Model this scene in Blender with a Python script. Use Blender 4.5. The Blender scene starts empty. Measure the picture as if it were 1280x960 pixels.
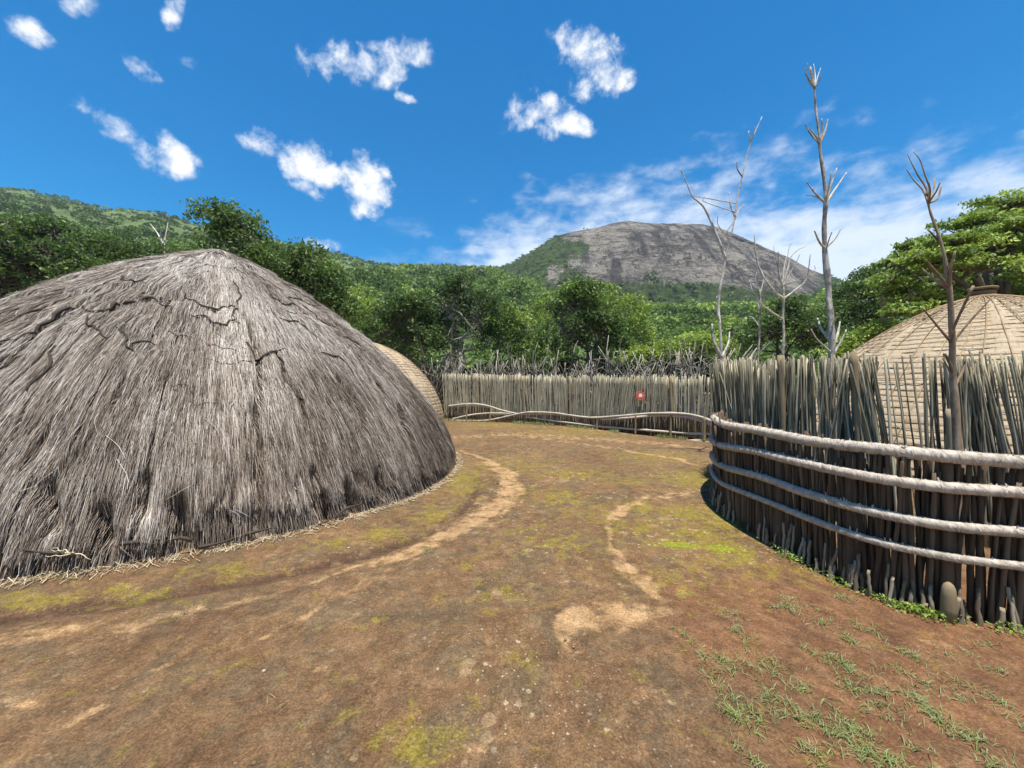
import bpy, math, random
import numpy as np
from mathutils import Vector

R_ = math.radians
rng = np.random.default_rng(11)
random.seed(11)
scene = bpy.context.scene
col = scene.collection

# ------------------------------------------------------------------ camera
cam_d = bpy.data.cameras.new('camera')
cam_d.sensor_width = 36.0
cam_d.lens = 13.5
cam_d.clip_start = 0.05
cam_d.clip_end = 6000
cam = bpy.data.objects.new('camera', cam_d)
cam.location = (0, 0, 1.6)
cam.rotation_euler = (R_(90), 0, 0)
col.objects.link(cam)
scene.camera = cam
FP, HZ = 480.0, 480.0            # focal length and horizon in photo pixels

# ------------------------------------------------------------------ sun
SUN = Vector((0.035, -0.19, 0.975)).normalized()
sd = bpy.data.lights.new('sun', 'SUN')
sd.energy = 5.0
sd.angle = R_(0.53)
sd.color = (1.0, 0.94, 0.84)
so = bpy.data.objects.new('sun', sd)
so.rotation_euler = SUN.to_track_quat('Z', 'Y').to_euler()
so.location = (0, 0, 60)
col.objects.link(so)

scene.view_settings.view_transform = 'Standard'
scene.view_settings.look = 'None'
scene.view_settings.exposure = 0.82
scene.view_settings.gamma = 1.0
scene.view_settings.use_curve_mapping = False
scene.cycles.max_bounces = 6
scene.cycles.diffuse_bounces = 3
scene.cycles.glossy_bounces = 2
scene.cycles.transmission_bounces = 3
scene.cycles.transparent_max_bounces = 6
scene.cycles.use_denoising = True


# ------------------------------------------------------------------ node helpers
class NT:
    def __init__(self, tree):
        self.t = tree
        self.n = tree.nodes
        self.l = tree.links

    def new(self, typ, **kw):
        n = self.n.new(typ)
        for k, v in kw.items():
            setattr(n, k, v)
        return n

    def put(self, sock, v):
        if v is None:
            return
        if isinstance(v, bpy.types.NodeSocket):
            self.l.new(v, sock)
        else:
            if isinstance(v, (tuple, list)) and len(v) == 3 and sock.type == 'RGBA':
                v = (*v, 1)
            sock.default_value = v

    def math(self, op, a, b=None, c=None, clamp=False):
        n = self.new('ShaderNodeMath', operation=op, use_clamp=clamp)
        self.put(n.inputs[0], a)
        self.put(n.inputs[1], b)
        self.put(n.inputs[2], c)
        return n.outputs[0]

    def dot(self, a, b):
        n = self.new('ShaderNodeVectorMath', operation='DOT_PRODUCT')
        self.put(n.inputs[0], a)
        self.put(n.inputs[1], b)
        return n.outputs['Value']

    def noise(self, vec, scale, detail=4, rough=.55, dist=0.0, out='Fac', w=None):
        n = self.new('ShaderNodeTexNoise')
        if vec is not None:
            self.l.new(vec, n.inputs['Vector'])
        n.inputs['Scale'].default_value = scale
        n.inputs['Detail'].default_value = detail
        n.inputs['Roughness'].default_value = rough
        n.inputs['Distortion'].default_value = dist
        return n.outputs[out]

    def ramp(self, fac, stops, interp='LINEAR'):
        n = self.new('ShaderNodeValToRGB')
        cr = n.color_ramp
        cr.interpolation = interp
        while len(cr.elements) < len(stops):
            cr.elements.new(0.5)
        for e, (p, c) in zip(cr.elements, stops):
            e.position = p
            if not isinstance(c, (tuple, list)):
                c = (c, c, c)
            e.color = (*c, 1)
        self.put(n.inputs[0], fac)
        return n.outputs[0]

    def smooth(self, v, a, b):
        n = self.new('ShaderNodeMapRange', interpolation_type='SMOOTHSTEP')
        self.put(n.inputs[0], v)
        n.inputs[1].default_value = a
        n.inputs[2].default_value = b
        return n.outputs[0]

    def mix(self, fac, a, b, mode='MIX'):
        n = self.new('ShaderNodeMix', data_type='RGBA', blend_type=mode)
        self.put(n.inputs[0], fac)
        self.put(n.inputs[6], a)
        self.put(n.inputs[7], b)
        return n.outputs[2]

    def attr(self, name):
        return self.new('ShaderNodeAttribute', attribute_name=name).outputs['Fac']

    def mapping(self, vec, scale=(1, 1, 1), loc=(0, 0, 0), rot=(0, 0, 0)):
        n = self.new('ShaderNodeMapping')
        self.l.new(vec, n.inputs[0])
        n.inputs['Scale'].default_value = scale
        n.inputs['Location'].default_value = loc
        n.inputs['Rotation'].default_value = rot
        return n.outputs[0]

    def coord(self, which='Object'):
        return self.new('ShaderNodeTexCoord').outputs[which]

    def bump(self, h, strength=.5, dist=.02, nrm=None):
        n = self.new('ShaderNodeBump')
        n.inputs['Strength'].default_value = strength
        n.inputs['Distance'].default_value = dist
        self.put(n.inputs['Height'], h)
        if nrm is not None:
            self.l.new(nrm, n.inputs['Normal'])
        return n.outputs[0]


def new_mat(name):
    m = bpy.data.materials.new(name)
    m.use_nodes = True
    nt = NT(m.node_tree)
    nt.n.clear()
    out = nt.new('ShaderNodeOutputMaterial')
    return m, nt, out


def principled(nt, out, color, rough=.8, spec=.25, normal=None):
    b = nt.new('ShaderNodeBsdfPrincipled')
    nt.put(b.inputs['Base Color'], color)
    nt.put(b.inputs['Roughness'], rough)
    b.inputs['Specular IOR Level'].default_value = spec
    if normal is not None:
        nt.l.new(normal, b.inputs['Normal'])
    if out is not None:
        nt.l.new(b.outputs[0], out.inputs[0])
    return b


# ------------------------------------------------------------------ world: sky with clouds
world = bpy.data.worlds.new('World')
scene.world = world
world.use_nodes = True
w = NT(world.node_tree)
w.n.clear()
wout = w.new('ShaderNodeOutputWorld')
bg = w.new('ShaderNodeBackground')
bg.inputs['Strength'].default_value = 0.085
sky = w.new('ShaderNodeTexSky', sky_type='NISHITA')
sky.sun_disc = False
sky.sun_elevation = math.asin(SUN.z)
sky.sun_rotation = math.atan2(SUN.x, SUN.y)
sky.altitude = 900
sky.air_density = 1.25
sky.dust_density = 0.25
sky.ozone_density = 1.7
hs = w.new('ShaderNodeHueSaturation')
hs.inputs['Hue'].default_value = .498
hs.inputs['Saturation'].default_value = 1.66
hs.inputs['Value'].default_value = 1.08
w.l.new(sky.outputs[0], hs.inputs['Color'])
skycol = hs.outputs[0]
D = w.coord('Generated')
sx = w.new('ShaderNodeSeparateXYZ')
w.l.new(D, sx.inputs[0])
zc = w.math('MAXIMUM', sx.outputs[2], 0.02)
deck = w.new('ShaderNodeCombineXYZ')           # a cloud deck: horizontal distance over height
w.l.new(w.math('DIVIDE', sx.outputs[0], zc), deck.inputs[0])
w.l.new(w.math('DIVIDE', sx.outputs[1], zc), deck.inputs[1])
deck = deck.outputs[0]


def sky_dir(px, py):
    return Vector(((px - 640) / FP, 1.0, (HZ - py) / FP)).normalized()


big = w.noise(D, 9, 5, .55, .3)
fine = w.noise(D, 28, 8, .62, .15)
edge = w.math('ADD', w.math('MULTIPLY', w.math('SUBTRACT', big, .5), 3.8),
              w.math('MULTIPLY', w.math('SUBTRACT', fine, .5), 3.6))
# (px, py, half length px, half height px, tilt deg, strength)
CL = [(418, 76, 46, 22, -4, 1), (472, 82, 50, 26, 0, 1), (520, 66, 26, 22, 20, 1), (508, 122, 17, 8, -15, .5),
      (150, 158, 48, 20, -28, 1), (200, 188, 50, 25, -32, 1.1), (222, 205, 26, 18, -40, 1),
      (330, 186, 32, 13, -25, .8), (372, 200, 50, 24, -25, 1), (400, 218, 36, 17, -25, .8), (384, 236, 28, 13, -25, .7), (462, 238, 40, 30, -35, 1.1),
      (738, 64, 46, 26, -20, 1), (760, 92, 32, 30, -50, 1), (735, 100, 30, 24, 20, .6),
      (664, 142, 42, 24, 10, .9), (700, 156, 46, 15, -5, .9), (684, 160, 28, 22, 0, .9),
      (44, 42, 34, 16, -25, .62), (100, 6, 28, 18, -10, .9), (180, 84, 38, 18, -48, .7), (216, 20, 16, 26, -10, .6), (224, 74, 34, 11, -12, .45),
      (400, 305, 34, 9, -12, .8)]
mask = None
for (px, py, a, b, tilt, s) in CL:
    c = sky_dir(px, py)
    t = R_(tilt)
    # half axes of the cloud as directions in the sky, and their dual vectors
    v1 = (sky_dir(px + a * math.cos(t), py - a * math.sin(t)) - c) * 1.02
    v2 = (sky_dir(px + b * math.sin(t), py + b * math.cos(t)) - c) * 1.10
    nrm = v1.cross(v2)
    w1 = v2.cross(nrm) / v1.dot(v2.cross(nrm))
    w2 = nrm.cross(v1) / v2.dot(nrm.cross(v1))
    w1 -= c * w1.dot(c)
    w2 -= c * w2.dot(c)
    d0 = w.dot(D, tuple(c))
    da = w.dot(D, tuple(w1))
    db = w.dot(D, tuple(w2))
    q = w.math('ADD', w.math('MULTIPLY', da, da), w.math('MULTIPLY', db, db))
    f = w.math('SUBTRACT', 1.0, q)
    f = w.math('ADD', f, w.math('MULTIPLY', w.math('SUBTRACT', w.math('MAXIMUM', d0, 0), 1), 8))
    f = w.math('SUBTRACT', f, .62 - .55 * s)
    if s < .75:
        f = w.math('SUBTRACT', f, .15)
    mask = f if mask is None else w.math('MAXIMUM', mask, f)
mask = w.math('MAXIMUM', mask, -2.0)
dens = w.math('ADD', mask, edge)
cum = w.math('MULTIPLY', w.smooth(dens, -0.25, 1.25), .97)

# high mottled sheet low in the sky to the right
az = w.math('ARCTAN2', sx.outputs[0], sx.outputs[1])
el = w.math('ARCSINE', sx.outputs[2])
top = w.new('ShaderNodeFloatCurve')
pts = []
for (px, py) in [(300, 350), (480, 334), (560, 318), (640, 276), (720, 262), (800, 255), (880, 232), (960, 226), (1060, 218), (1160, 208), (1280, 190), (1500, 170)]:
    d = sky_dir(px, py)
    pts.append(((math.atan2(d.x, d.y) + 1.2) / 2.4, math.asin(d.z)))
cv = top.mapping.curves[0]
cv.points[0].location = (0, pts[0][1] - .05)
cv.points[1].location = (1, pts[-1][1] + .02)
for p in pts:
    cv.points.new(*p)
top.mapping.update()
w.l.new(w.math('MULTIPLY_ADD', az, 1 / 2.4, .5), top.inputs[1])
lim = top.outputs[0]
hgt = w.math('SUBTRACT', lim, el)
wisp = w.noise(w.mapping(deck, (1, 1.6, 1), (2.7, .6, 0), (0, 0, .5)), 1.3, 8, .62, .15)
mott = w.noise(w.mapping(D, (1, 1, 1.9), (0, 0, 0), (0, R_(8), 0)), 15, 6, .58, .2)
mott2 = w.noise(w.mapping(deck, (1, 1, 1), (5, 3, 0)), 1.3, 3, .5, .3)
sheet = w.math('ADD', w.math('MULTIPLY', w.math('MINIMUM', hgt, .16), 7.0),
               w.math('ADD', w.math('MULTIPLY', w.math('SUBTRACT', wisp, .5), 1.3),
                      w.math('MULTIPLY', w.math('SUBTRACT', mott, .5), 2.3)))
sheet = w.math('ADD', sheet, w.math('MULTIPLY', w.math('SUBTRACT', mott2, .5), 1.4))
sheet = w.math('MULTIPLY', w.smooth(sheet, -0.45, 1.05), .92)
lowc = w.smooth(az, -.55, -.02)
sheet = w.math('MULTIPLY', sheet, lowc)
cov = w.math('MAXIMUM', cum, sheet)
shade = w.ramp(w.smooth(w.math('ADD', w.math('MULTIPLY', fine, .6), w.math('MULTIPLY', big, .4)), .36, .62), [(0, (5.2, 5.7, 6.5)), (1, (7.6, 7.6, 7.6))])
shade2 = w.mix(cum, (5.9, 6.6, 7.6), shade)
full = w.mix(cov, skycol, shade2)
w.l.new(full, bg.inputs[0])
w.l.new(bg.outputs[0], wout.inputs[0])


# ------------------------------------------------------------------ numpy helpers
def _h(ix, iy, seed):
    n = (ix * 374761393 + iy * 668265263 + seed * 1442695041) & 0xFFFFFFFF
    n = ((n ^ (n >> 13)) * 1274126177) & 0xFFFFFFFF
    n = n ^ (n >> 16)
    return (n & 0xFFFF) / 65535.0


def vnoise(x, y, seed=0):
    x = np.asarray(x, float)
    y = np.asarray(y, float)
    ix = np.floor(x).astype(np.int64)
    iy = np.floor(y).astype(np.int64)
    fx, fy = x - ix, y - iy
    fx = fx * fx * (3 - 2 * fx)
    fy = fy * fy * (3 - 2 * fy)
    a = _h(ix, iy, seed)
    b = _h(ix + 1, iy, seed)
    c = _h(ix, iy + 1, seed)
    d = _h(ix + 1, iy + 1, seed)
    return (a + (b - a) * fx) * (1 - fy) + (c + (d - c) * fx) * fy


def fbm(x, y, seed=0, oct=4, gain=.5):
    s, a, t = 0, 1.0, 0
    for i in range(oct):
        s = s + a * vnoise(x * 2 ** i, y * 2 ** i, seed + i * 17)
        t += a
        a *= gain
    return s / t


def sstep(v, a, b):
    t = np.clip((v - a) / (b - a), 0, 1)
    return t * t * (3 - 2 * t)


def pl_dist(x, y, pts, widths=None):
    """distance to a polyline; second value the interpolated width"""
    best = np.full(np.shape(x), 1e9)
    wb = np.ones(np.shape(x))
    for i in range(len(pts) - 1):
        (x0, y0), (x1, y1) = pts[i], pts[i + 1]
        dx, dy = x1 - x0, y1 - y0
        L = dx * dx + dy * dy + 1e-12
        t = np.clip(((x - x0) * dx + (y - y0) * dy) / L, 0, 1)
        d = np.hypot(x - x0 - t * dx, y - y0 - t * dy)
        if widths is not None:
            wv = widths[i] + (widths[i + 1] - widths[i]) * t
            wb = np.where(d < best, wv, wb)
        best = np.minimum(best, d)
    return best, wb


def link(o, parent=None):
    col.objects.link(o)
    if parent is not None:
        o.parent = parent
    return o


def np_mesh(name, V, F, mat=None, attrs=None, smooth=True):
    """F: one (n,k) index array or a list of them"""
    if not isinstance(F, list):
        F = [F]
    F = [np.asarray(f, np.int32) for f in F if len(f)]
    me = bpy.data.meshes.new(name)
    V = np.ascontiguousarray(V, np.float32)
    me.vertices.add(len(V))
    me.vertices.foreach_set('co', V.ravel())
    nl = sum(f.size for f in F)
    nf = sum(len(f) for f in F)
    me.loops.add(nl)
    me.loops.foreach_set('vertex_index', np.concatenate([f.ravel() for f in F]))
    me.polygons.add(nf)
    starts, o = [], 0
    for f in F:
        k = f.shape[1]
        starts.append(o + np.arange(len(f)) * k)
        o += f.size
    me.polygons.foreach_set('loop_start', np.concatenate(starts).astype(np.int32))
    me.update(calc_edges=True)
    me.polygons.foreach_set('use_smooth', np.full(nf, smooth, bool))
    for k, v in (attrs or {}).items():
        a = me.attributes.new(k, 'FLOAT', 'POINT')
        a.data.foreach_set('value', np.ascontiguousarray(v, np.float32))
    if mat:
        me.materials.append(mat)
    me.validate()
    return me


def obj(name, V, F, mat, parent=None, attrs=None, smooth=True, loc=None):
    o = bpy.data.objects.new(name, np_mesh(name, V, F, mat, attrs, smooth))
    if loc is not None:
        o.location = loc
    return link(o, parent)


def tag(o, label=None, cat=None, group=None, kind=None):
    if label:
        o['label'] = label
    if cat:
        o['category'] = cat
    if group:
        o['group'] = group
    if kind:
        o['kind'] = kind
    return o


def empty(name, loc, label, cat, group=None):
    o = bpy.data.objects.new(name, None)
    o.empty_display_size = .2
    o.location = loc
    link(o)
    return tag(o, label, cat, group)


class Geo:
    """collects pieces (vertices, faces, one tint per vertex)"""

    def __init__(self):
        self.V, self.F, self.T, self.n = [], {}, [], 0

    def add(self, V, F, tint=0.5):
        V = np.asarray(V, float)
        if not isinstance(F, list):
            F = [F]
        for f in F:
            if len(f):
                f = np.asarray(f)
                self.F.setdefault(f.shape[1], []).append(f + self.n)
        self.V.append(V)
        self.T.append(np.full(len(V), tint) if np.ndim(tint) == 0 else np.asarray(tint))
        self.n += len(V)

    def arrays(self):
        return (np.concatenate(self.V), [np.concatenate(f) for f in self.F.values()], np.concatenate(self.T))

    def build(self, name, mat, parent=None, smooth=True, loc=None):
        V, F, T = self.arrays()
        if loc is not None:
            V = V - np.asarray(loc)
        return obj(name, V, F, mat, parent, {'tint': T}, smooth, loc)


def unit(v):
    return v / np.maximum(np.linalg.norm(v, axis=-1, keepdims=True), 1e-9)


def tube(P, rad, sides=8, lump=0.0, seed=0, caps=True):
    """a tapered tube along the points P"""
    P = np.asarray(P, float)
    n = len(P)
    rad = np.full(n, rad) if np.ndim(rad) == 0 else np.asarray(rad, float)
    T = unit(np.gradient(P, axis=0))
    ref = np.array([0, 0, 1.0]) if abs(T[0][2]) < .9 else np.array([1.0, 0, 0])
    N = np.zeros_like(T)
    v = ref
    for i in range(n):
        v = v - T[i] * np.dot(v, T[i])
        v = v / max(np.linalg.norm(v), 1e-6)
        N[i] = v
    B = np.cross(T, N)
    a = np.linspace(0, 2 * np.pi, sides, endpoint=False)
    r = rad[:, None] * np.ones(sides)
    if lump:
        ii, jj = np.meshgrid(np.arange(n), np.arange(sides), indexing='ij')
        r = r * (1 + lump * (2 * fbm(ii * .45 + seed * 7.1, np.cos(a)[jj] * 1.3 + np.sin(a)[jj] * 2.1 + 9, seed, 2) - 1))
    V = P[:, None] + r[..., None] * (np.cos(a)[None, :, None] * N[:, None] + np.sin(a)[None, :, None] * B[:, None])
    V = V.reshape(-1, 3)
    i, j = np.meshgrid(np.arange(n - 1), np.arange(sides), indexing='ij')
    j2 = (j + 1) % sides
    F = [np.stack([i * sides + j, i * sides + j2, (i + 1) * sides + j2, (i + 1) * sides + j], -1).reshape(-1, 4)]
    if caps:
        c0, c1 = len(V), len(V) + 1
        V = np.concatenate([V, P[:1], P[-1:]])
        k = np.arange(sides)
        F.append(np.concatenate([np.stack([np.full(sides, c0), (k + 1) % sides, k], -1),
                                 np.stack([np.full(sides, c1), (n - 1) * sides + k, (n - 1) * sides + (k + 1) % sides], -1)]))
    return V, F


def resample(P, step):
    P = np.asarray(P, float)
    # Catmull-Rom through the points, then even steps
    if len(P) > 2:
        Q = np.concatenate([[2 * P[0] - P[1]], P, [2 * P[-1] - P[-2]]])
        out = []
        for i in range(1, len(Q) - 2):
            t = np.linspace(0, 1, 12, endpoint=False)[:, None]
            p0, p1, p2, p3 = Q[i - 1], Q[i], Q[i + 1], Q[i + 2]
            out.append(.5 * (2 * p1 + (p2 - p0) * t + (2 * p0 - 5 * p1 + 4 * p2 - p3) * t ** 2 + (3 * p1 - p0 - 3 * p2 + p3) * t ** 3))
        P = np.concatenate(out + [P[-1:]])
    L = np.concatenate([[0], np.cumsum(np.linalg.norm(np.diff(P, axis=0), axis=1))])
    n = max(2, int(L[-1] / step) + 1)
    s = np.linspace(0, L[-1], n)
    return np.stack([np.interp(s, L, P[:, k]) for k in range(P.shape[1])], 1)


def at(px, py, Y):
    return np.array([(px - 640) / FP * Y, Y, 1.6 + (HZ - py) / FP * Y])


def gr(px, py):
    Y = 1.6 * FP / (py - HZ)
    return ((px - 640) / FP * Y, Y)


def leaf_quads(C, size, nbias=(0, 0, .8), axis=None, abias=.0, aspect=.5):
    """kite shaped leaves at the points C"""
    n = len(C)
    a = unit(rng.normal(size=(n, 3)))
    if axis is not None:
        a = unit(a + axis * abias)
    nn = unit(rng.normal(size=(n, 3)) + np.asarray(nbias))
    b = unit(np.cross(nn, a))
    nn = np.cross(a, b)
    s = (np.full(n, size) if np.ndim(size) == 0 else size)[:, None]
    V = np.stack([C - a * s * .5, C + b * s * aspect * .5 - a * s * .06 + nn * s * .06, C + a * s * .5, C - b * s * aspect * .5 - a * s * .06 + nn * s * .06], 1)
    F = np.arange(n * 4).reshape(n, 4)
    return V.reshape(-1, 3), F


# ------------------------------------------------------------------ materials
def leaf_mat(name, stops, trans=.32, rough=.5):
    m, nt, out = new_mat(name)
    t = nt.attr('tint')
    c = nt.ramp(t, stops)
    p = principled(nt, None, c, rough, .35)
    tr = nt.new('ShaderNodeBsdfTranslucent')
    nt.put(tr.inputs[0], nt.mix(.6, c, (.10, .17, .02)))
    mx = nt.new('ShaderNodeMixShader')
    mx.inputs[0].default_value = trans
    nt.l.new(p.outputs[0], mx.inputs[1])
    nt.l.new(tr.outputs[0], mx.inputs[2])
    nt.l.new(mx.outputs[0], out.inputs[0])
    return m


M = {}
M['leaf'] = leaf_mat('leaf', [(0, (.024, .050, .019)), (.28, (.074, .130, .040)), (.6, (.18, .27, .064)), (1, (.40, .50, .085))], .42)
M['grass'] = leaf_mat('grass_blade', [(0, (.30, .24, .12)), (.25, (.20, .22, .09)), (.6, (.18, .215, .075)), (1, (.23, .30, .06))], .25)


def wood_mat(name, stops, scale=(30, 30, 3), bump=.5, rnd=.5, bscale=1.0):
    m, nt, out = new_mat(name)
    oc = nt.coord('Object')
    n1 = nt.noise(nt.mapping(oc, scale), 1.0 * bscale, 6, .6, .4)
    n2 = nt.noise(oc, 2.2, 3, .5)
    t = nt.attr('tint')
    oi = nt.new('ShaderNodeObjectInfo').outputs['Random']
    f = nt.math('ADD', nt.math('MULTIPLY', n1, .55), nt.math('MULTIPLY', nt.math('ADD', nt.math('MULTIPLY', t, .6), nt.math('MULTIPLY', oi, .4)), rnd))
    f = nt.math('ADD', f, nt.math('MULTIPLY', nt.math('SUBTRACT', n2, .5), .3))
    c = nt.ramp(f, stops)
    principled(nt, out, c, .85, .2, nt.bump(n1, bump, .01))
    return m


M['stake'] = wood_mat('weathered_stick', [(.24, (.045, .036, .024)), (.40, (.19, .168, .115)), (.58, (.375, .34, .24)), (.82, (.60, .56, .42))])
M['stake_dark'] = wood_mat('shaded_stick', [(.15, (.028, .019, .012)), (.45, (.075, .052, .034)), (.75, (.15, .11, .075)), (1, (.26, .20, .14))])  # rotten dark wood, with the shade under the rails put into the colour
M['peg'] = wood_mat('peg_wood', [(.12, (.07, .052, .034)), (.45, (.17, .135, .092)), (.8, (.32, .27, .20))])
M['post'] = wood_mat('post_wood', [(.1, (.10, .075, .045)), (.5, (.24, .185, .11)), (.9, (.38, .31, .20))], (14, 14, 2))
M['bark'] = wood_mat('bark', [(.1, (.035, .028, .022)), (.5, (.11, .09, .07)), (.9, (.25, .22, .18))], (9, 9, 3), .9)
M['bark_pale'] = wood_mat('pale_bark', [(.25, (.09, .076, .062)), (.34, (.23, .205, .175)), (.42, (.42, .385, .335)), (.55, (.64, .60, .54))], (14, 14, 9), .8, .25)
M['bark_brown'] = wood_mat('brown_bark', [(.27, (.04, .028, .021)), (.42, (.16, .108, .070)), (.62, (.36, .28, .20))], (16, 16, 7), .8, .35)
M['deadwood'] = wood_mat('dead_branches', [(.2, (.035, .03, .024)), (.5, (.10, .088, .07)), (.75, (.32, .295, .245))], (12, 12, 4), .5, .7)


def straw_mat(name, stops, rough=.8, scale=60):
    m, nt, out = new_mat(name)
    t = nt.attr('tint')
    oc = nt.coord('Object')
    n = nt.noise(oc, scale, 3, .6)
    n2 = nt.noise(oc, .9, 4, .6)
    f = nt.math('ADD', t, nt.math('MULTIPLY', nt.math('SUBTRACT', n, .5), .25))
    f = nt.math('ADD', f, nt.math('MULTIPLY', nt.math('SUBTRACT', n2, .5), .25))
    c = nt.ramp(f, stops)
    principled(nt, out, c, rough, .25, nt.bump(n, .4, .004))
    return m


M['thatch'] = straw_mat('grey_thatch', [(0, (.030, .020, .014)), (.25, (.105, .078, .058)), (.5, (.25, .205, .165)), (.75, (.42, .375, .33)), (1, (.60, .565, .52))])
M['straw'] = straw_mat('dry_straw', [(0, (.20, .14, .08)), (.5, (.38, .31, .20)), (1, (.58, .50, .36))])
M['shade_cord_pole'] = straw_mat('dark_shade_cord_pole', [(0, (.018, .013, .010)), (.6, (.06, .045, .033)), (1, (.14, .105, .08))])  # near black for shadow lines in the thatch, net remains and hem poles
M['rope'] = straw_mat('bound_grass_rope', [(0, (.14, .112, .085)), (.4, (.33, .28, .225)), (.75, (.49, .43, .36)), (1, (.62, .56, .47))], .8, 45)
M['net'] = straw_mat('tan_rope', [(0, (.13, .085, .045)), (.5, (.26, .18, .10)), (1, (.40, .30, .18))])

# ------------------------------------------------------------------ ground
HUT = np.array([-5.43, 7.12])
HR, HH = 4.37, 4.04

SAND = [
    ([(566, 562), (600, 571), (622, 582), (634, 594), (640, 608), (632, 624), (606, 642), (575, 660), (540, 678), (500, 696), (455, 712), (412, 724)],
     [.08, .12, .18, .24, .28, .34, .26, .20, .17, .15, .10, .04], .85),
    ([(412, 724), (340, 742), (250, 764), (130, 786), (60, 795), (-40, 806)], [.03, .07, .08, .10, .12, .14], .62),
    ([(520, 700), (470, 728), (420, 752)], [.05, .08, .04], .6), ([(420, 757), (385, 775), (345, 792)], [.03, .05, .03], .75),
    ([(310, 802), (290, 806)], [.05, .05], .6), ([(230, 822), (200, 834), (185, 838)], [.03, .05, .02], .6),
    ([(892, 612), (850, 617), (815, 622), (785, 632), (768, 642), (760, 655), (757, 672), (762, 690)], [.05, .10, .13, .14, .10, .07, .06, .09], .72),
    ([(762, 690), (782, 708), (806, 728), (820, 742)], [.08, .10, .14, .04], .85),
    ([(560, 547), (640, 543), (720, 547), (800, 552), (880, 560)], [.5, .7, .75, .6, .3], .62),
    ([(600, 532), (700, 534), (800, 545)], [.4, .5, .3], .4),
    ([(640, 545), (700, 551), (780, 562), (840, 573), (890, 586)], [.1, .16, .14, .12, .06], .75),
    ([(700, 780), (712, 800), (730, 818)], [.06, .09, .03], .7),
    ([(75, 915), (95, 900), (120, 890)], [.03, .05, .02], .7), ([(10, 880), (40, 875)], [.03, .03], .5),
    ([(895, 640), (930, 668), (990, 700), (1050, 735)], [.05, .04, .03, .02], .4),
]
SPOT = [(765, 768, .30, .22, .95), (720, 778, .18, .17, .9), (812, 762, .18, .12, .8), (750, 795, .10, .10, .6), (640, 880, .05, .04, .7), (35, 880, .09, .03, .8), (300, 803, .07, .04, .8),
        (405, 835, .06, .05, .7), (610, 655, .2, .15, .5), (1180, 800, .18, .1, .35), (780, 930, .1, .05, .5), (590, 940, .08, .05, .4), (855, 722, .08, .05, .6), (700, 717, .09, .05, .4),
        (628, 615, .35, .3, .5)]
MOSS = [(852, 679, .24, .13, 1.3), (898, 682, .30, .18, 1.2), (930, 690, .12, .08, 1.15), (870, 665, .35, .30, .7), (860, 640, .5, .3, .75), (800, 632, .3, .25, .7), (720, 590, .8, .5, .6),
        (660, 610, .4, .4, .45), (780, 600, .6, .5, .5), (660, 660, .25, .2, .5), (880, 600, .8, .8, .75), (900, 650, .6, .5, .7), (790, 655, .5, .4, .6), (740, 640, .5, .5, .5), (920, 700, .5, .25, .6), (700, 680, .5, .4, .42), (830, 720, .4, .3, .42), (640, 580, 1.2, 1.2, .45), (580, 600, .35, .9, .75), (540, 640, .25, .4, .7), (480, 668, .25, .25, .7), (420, 682, .25, .2, .6),
        (160, 742, .5, .12, .55), (60, 752, .4, .12, .6), (290, 715, .4, .15, .45), (520, 925, .16, .12, .8), (600, 845, .12, .1, .4), (290, 835, .12, .08, .45), (480, 777, .07, .05, .6), (660, 835, .15, .1, .4),
        (580, 712, .06, .05, .9), (720, 540, 2.5, 1.6, .5), (620, 530, 1.6, 1.6, .55), (700, 620, .5, .5, .6), (820, 570, 1.0, 1.0, .55), (760, 700, .25, .2, .35), (640, 750, .3, .25, .35), (980, 705, .3, .1, .5), (890, 730, .4, .2, .3), (1010, 720, .3, .1, .35)]
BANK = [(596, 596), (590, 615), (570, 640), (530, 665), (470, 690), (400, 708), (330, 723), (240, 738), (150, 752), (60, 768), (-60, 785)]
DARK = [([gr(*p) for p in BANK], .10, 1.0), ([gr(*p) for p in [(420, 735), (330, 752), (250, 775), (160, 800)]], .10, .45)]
bank_pts = [gr(*p) for p in BANK]


def ground_z(x, y):
    x = np.asarray(x, float)
    y = np.asarray(y, float)
    near = np.exp(-(np.hypot(x, y - 5) / 14) ** 2)
    z = (fbm(x * .35, y * .35, 3, 3) - .5) * .10 * near
    z = z + (fbm(x * 1.7, y * 1.7, 5, 4) - .5) * .035 * near
    z = z + (fbm(x * 7, y * 7, 8, 3) - .5) * .010 * near
    d, _ = pl_dist(x, y, bank_pts)
    z = z - .035 * np.exp(-(d / .10) ** 2)
    dh = np.hypot(x - HUT[0], y - HUT[1]) - HR
    z = z + .035 * np.exp(-(np.maximum(dh, 0) / .35) ** 2)
    return z


def spaced(lo, hi, step, far, grow=1.16):
    a = list(np.arange(lo, hi + 1e-6, step))
    s, v = step, a[-1]
    while v < far:
        s *= grow
        v += s
        a.append(v)
    s, v = step, a[0]
    while v > -far:
        s *= grow
        v -= s
        a.insert(0, v)
    return np.array(a)


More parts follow.
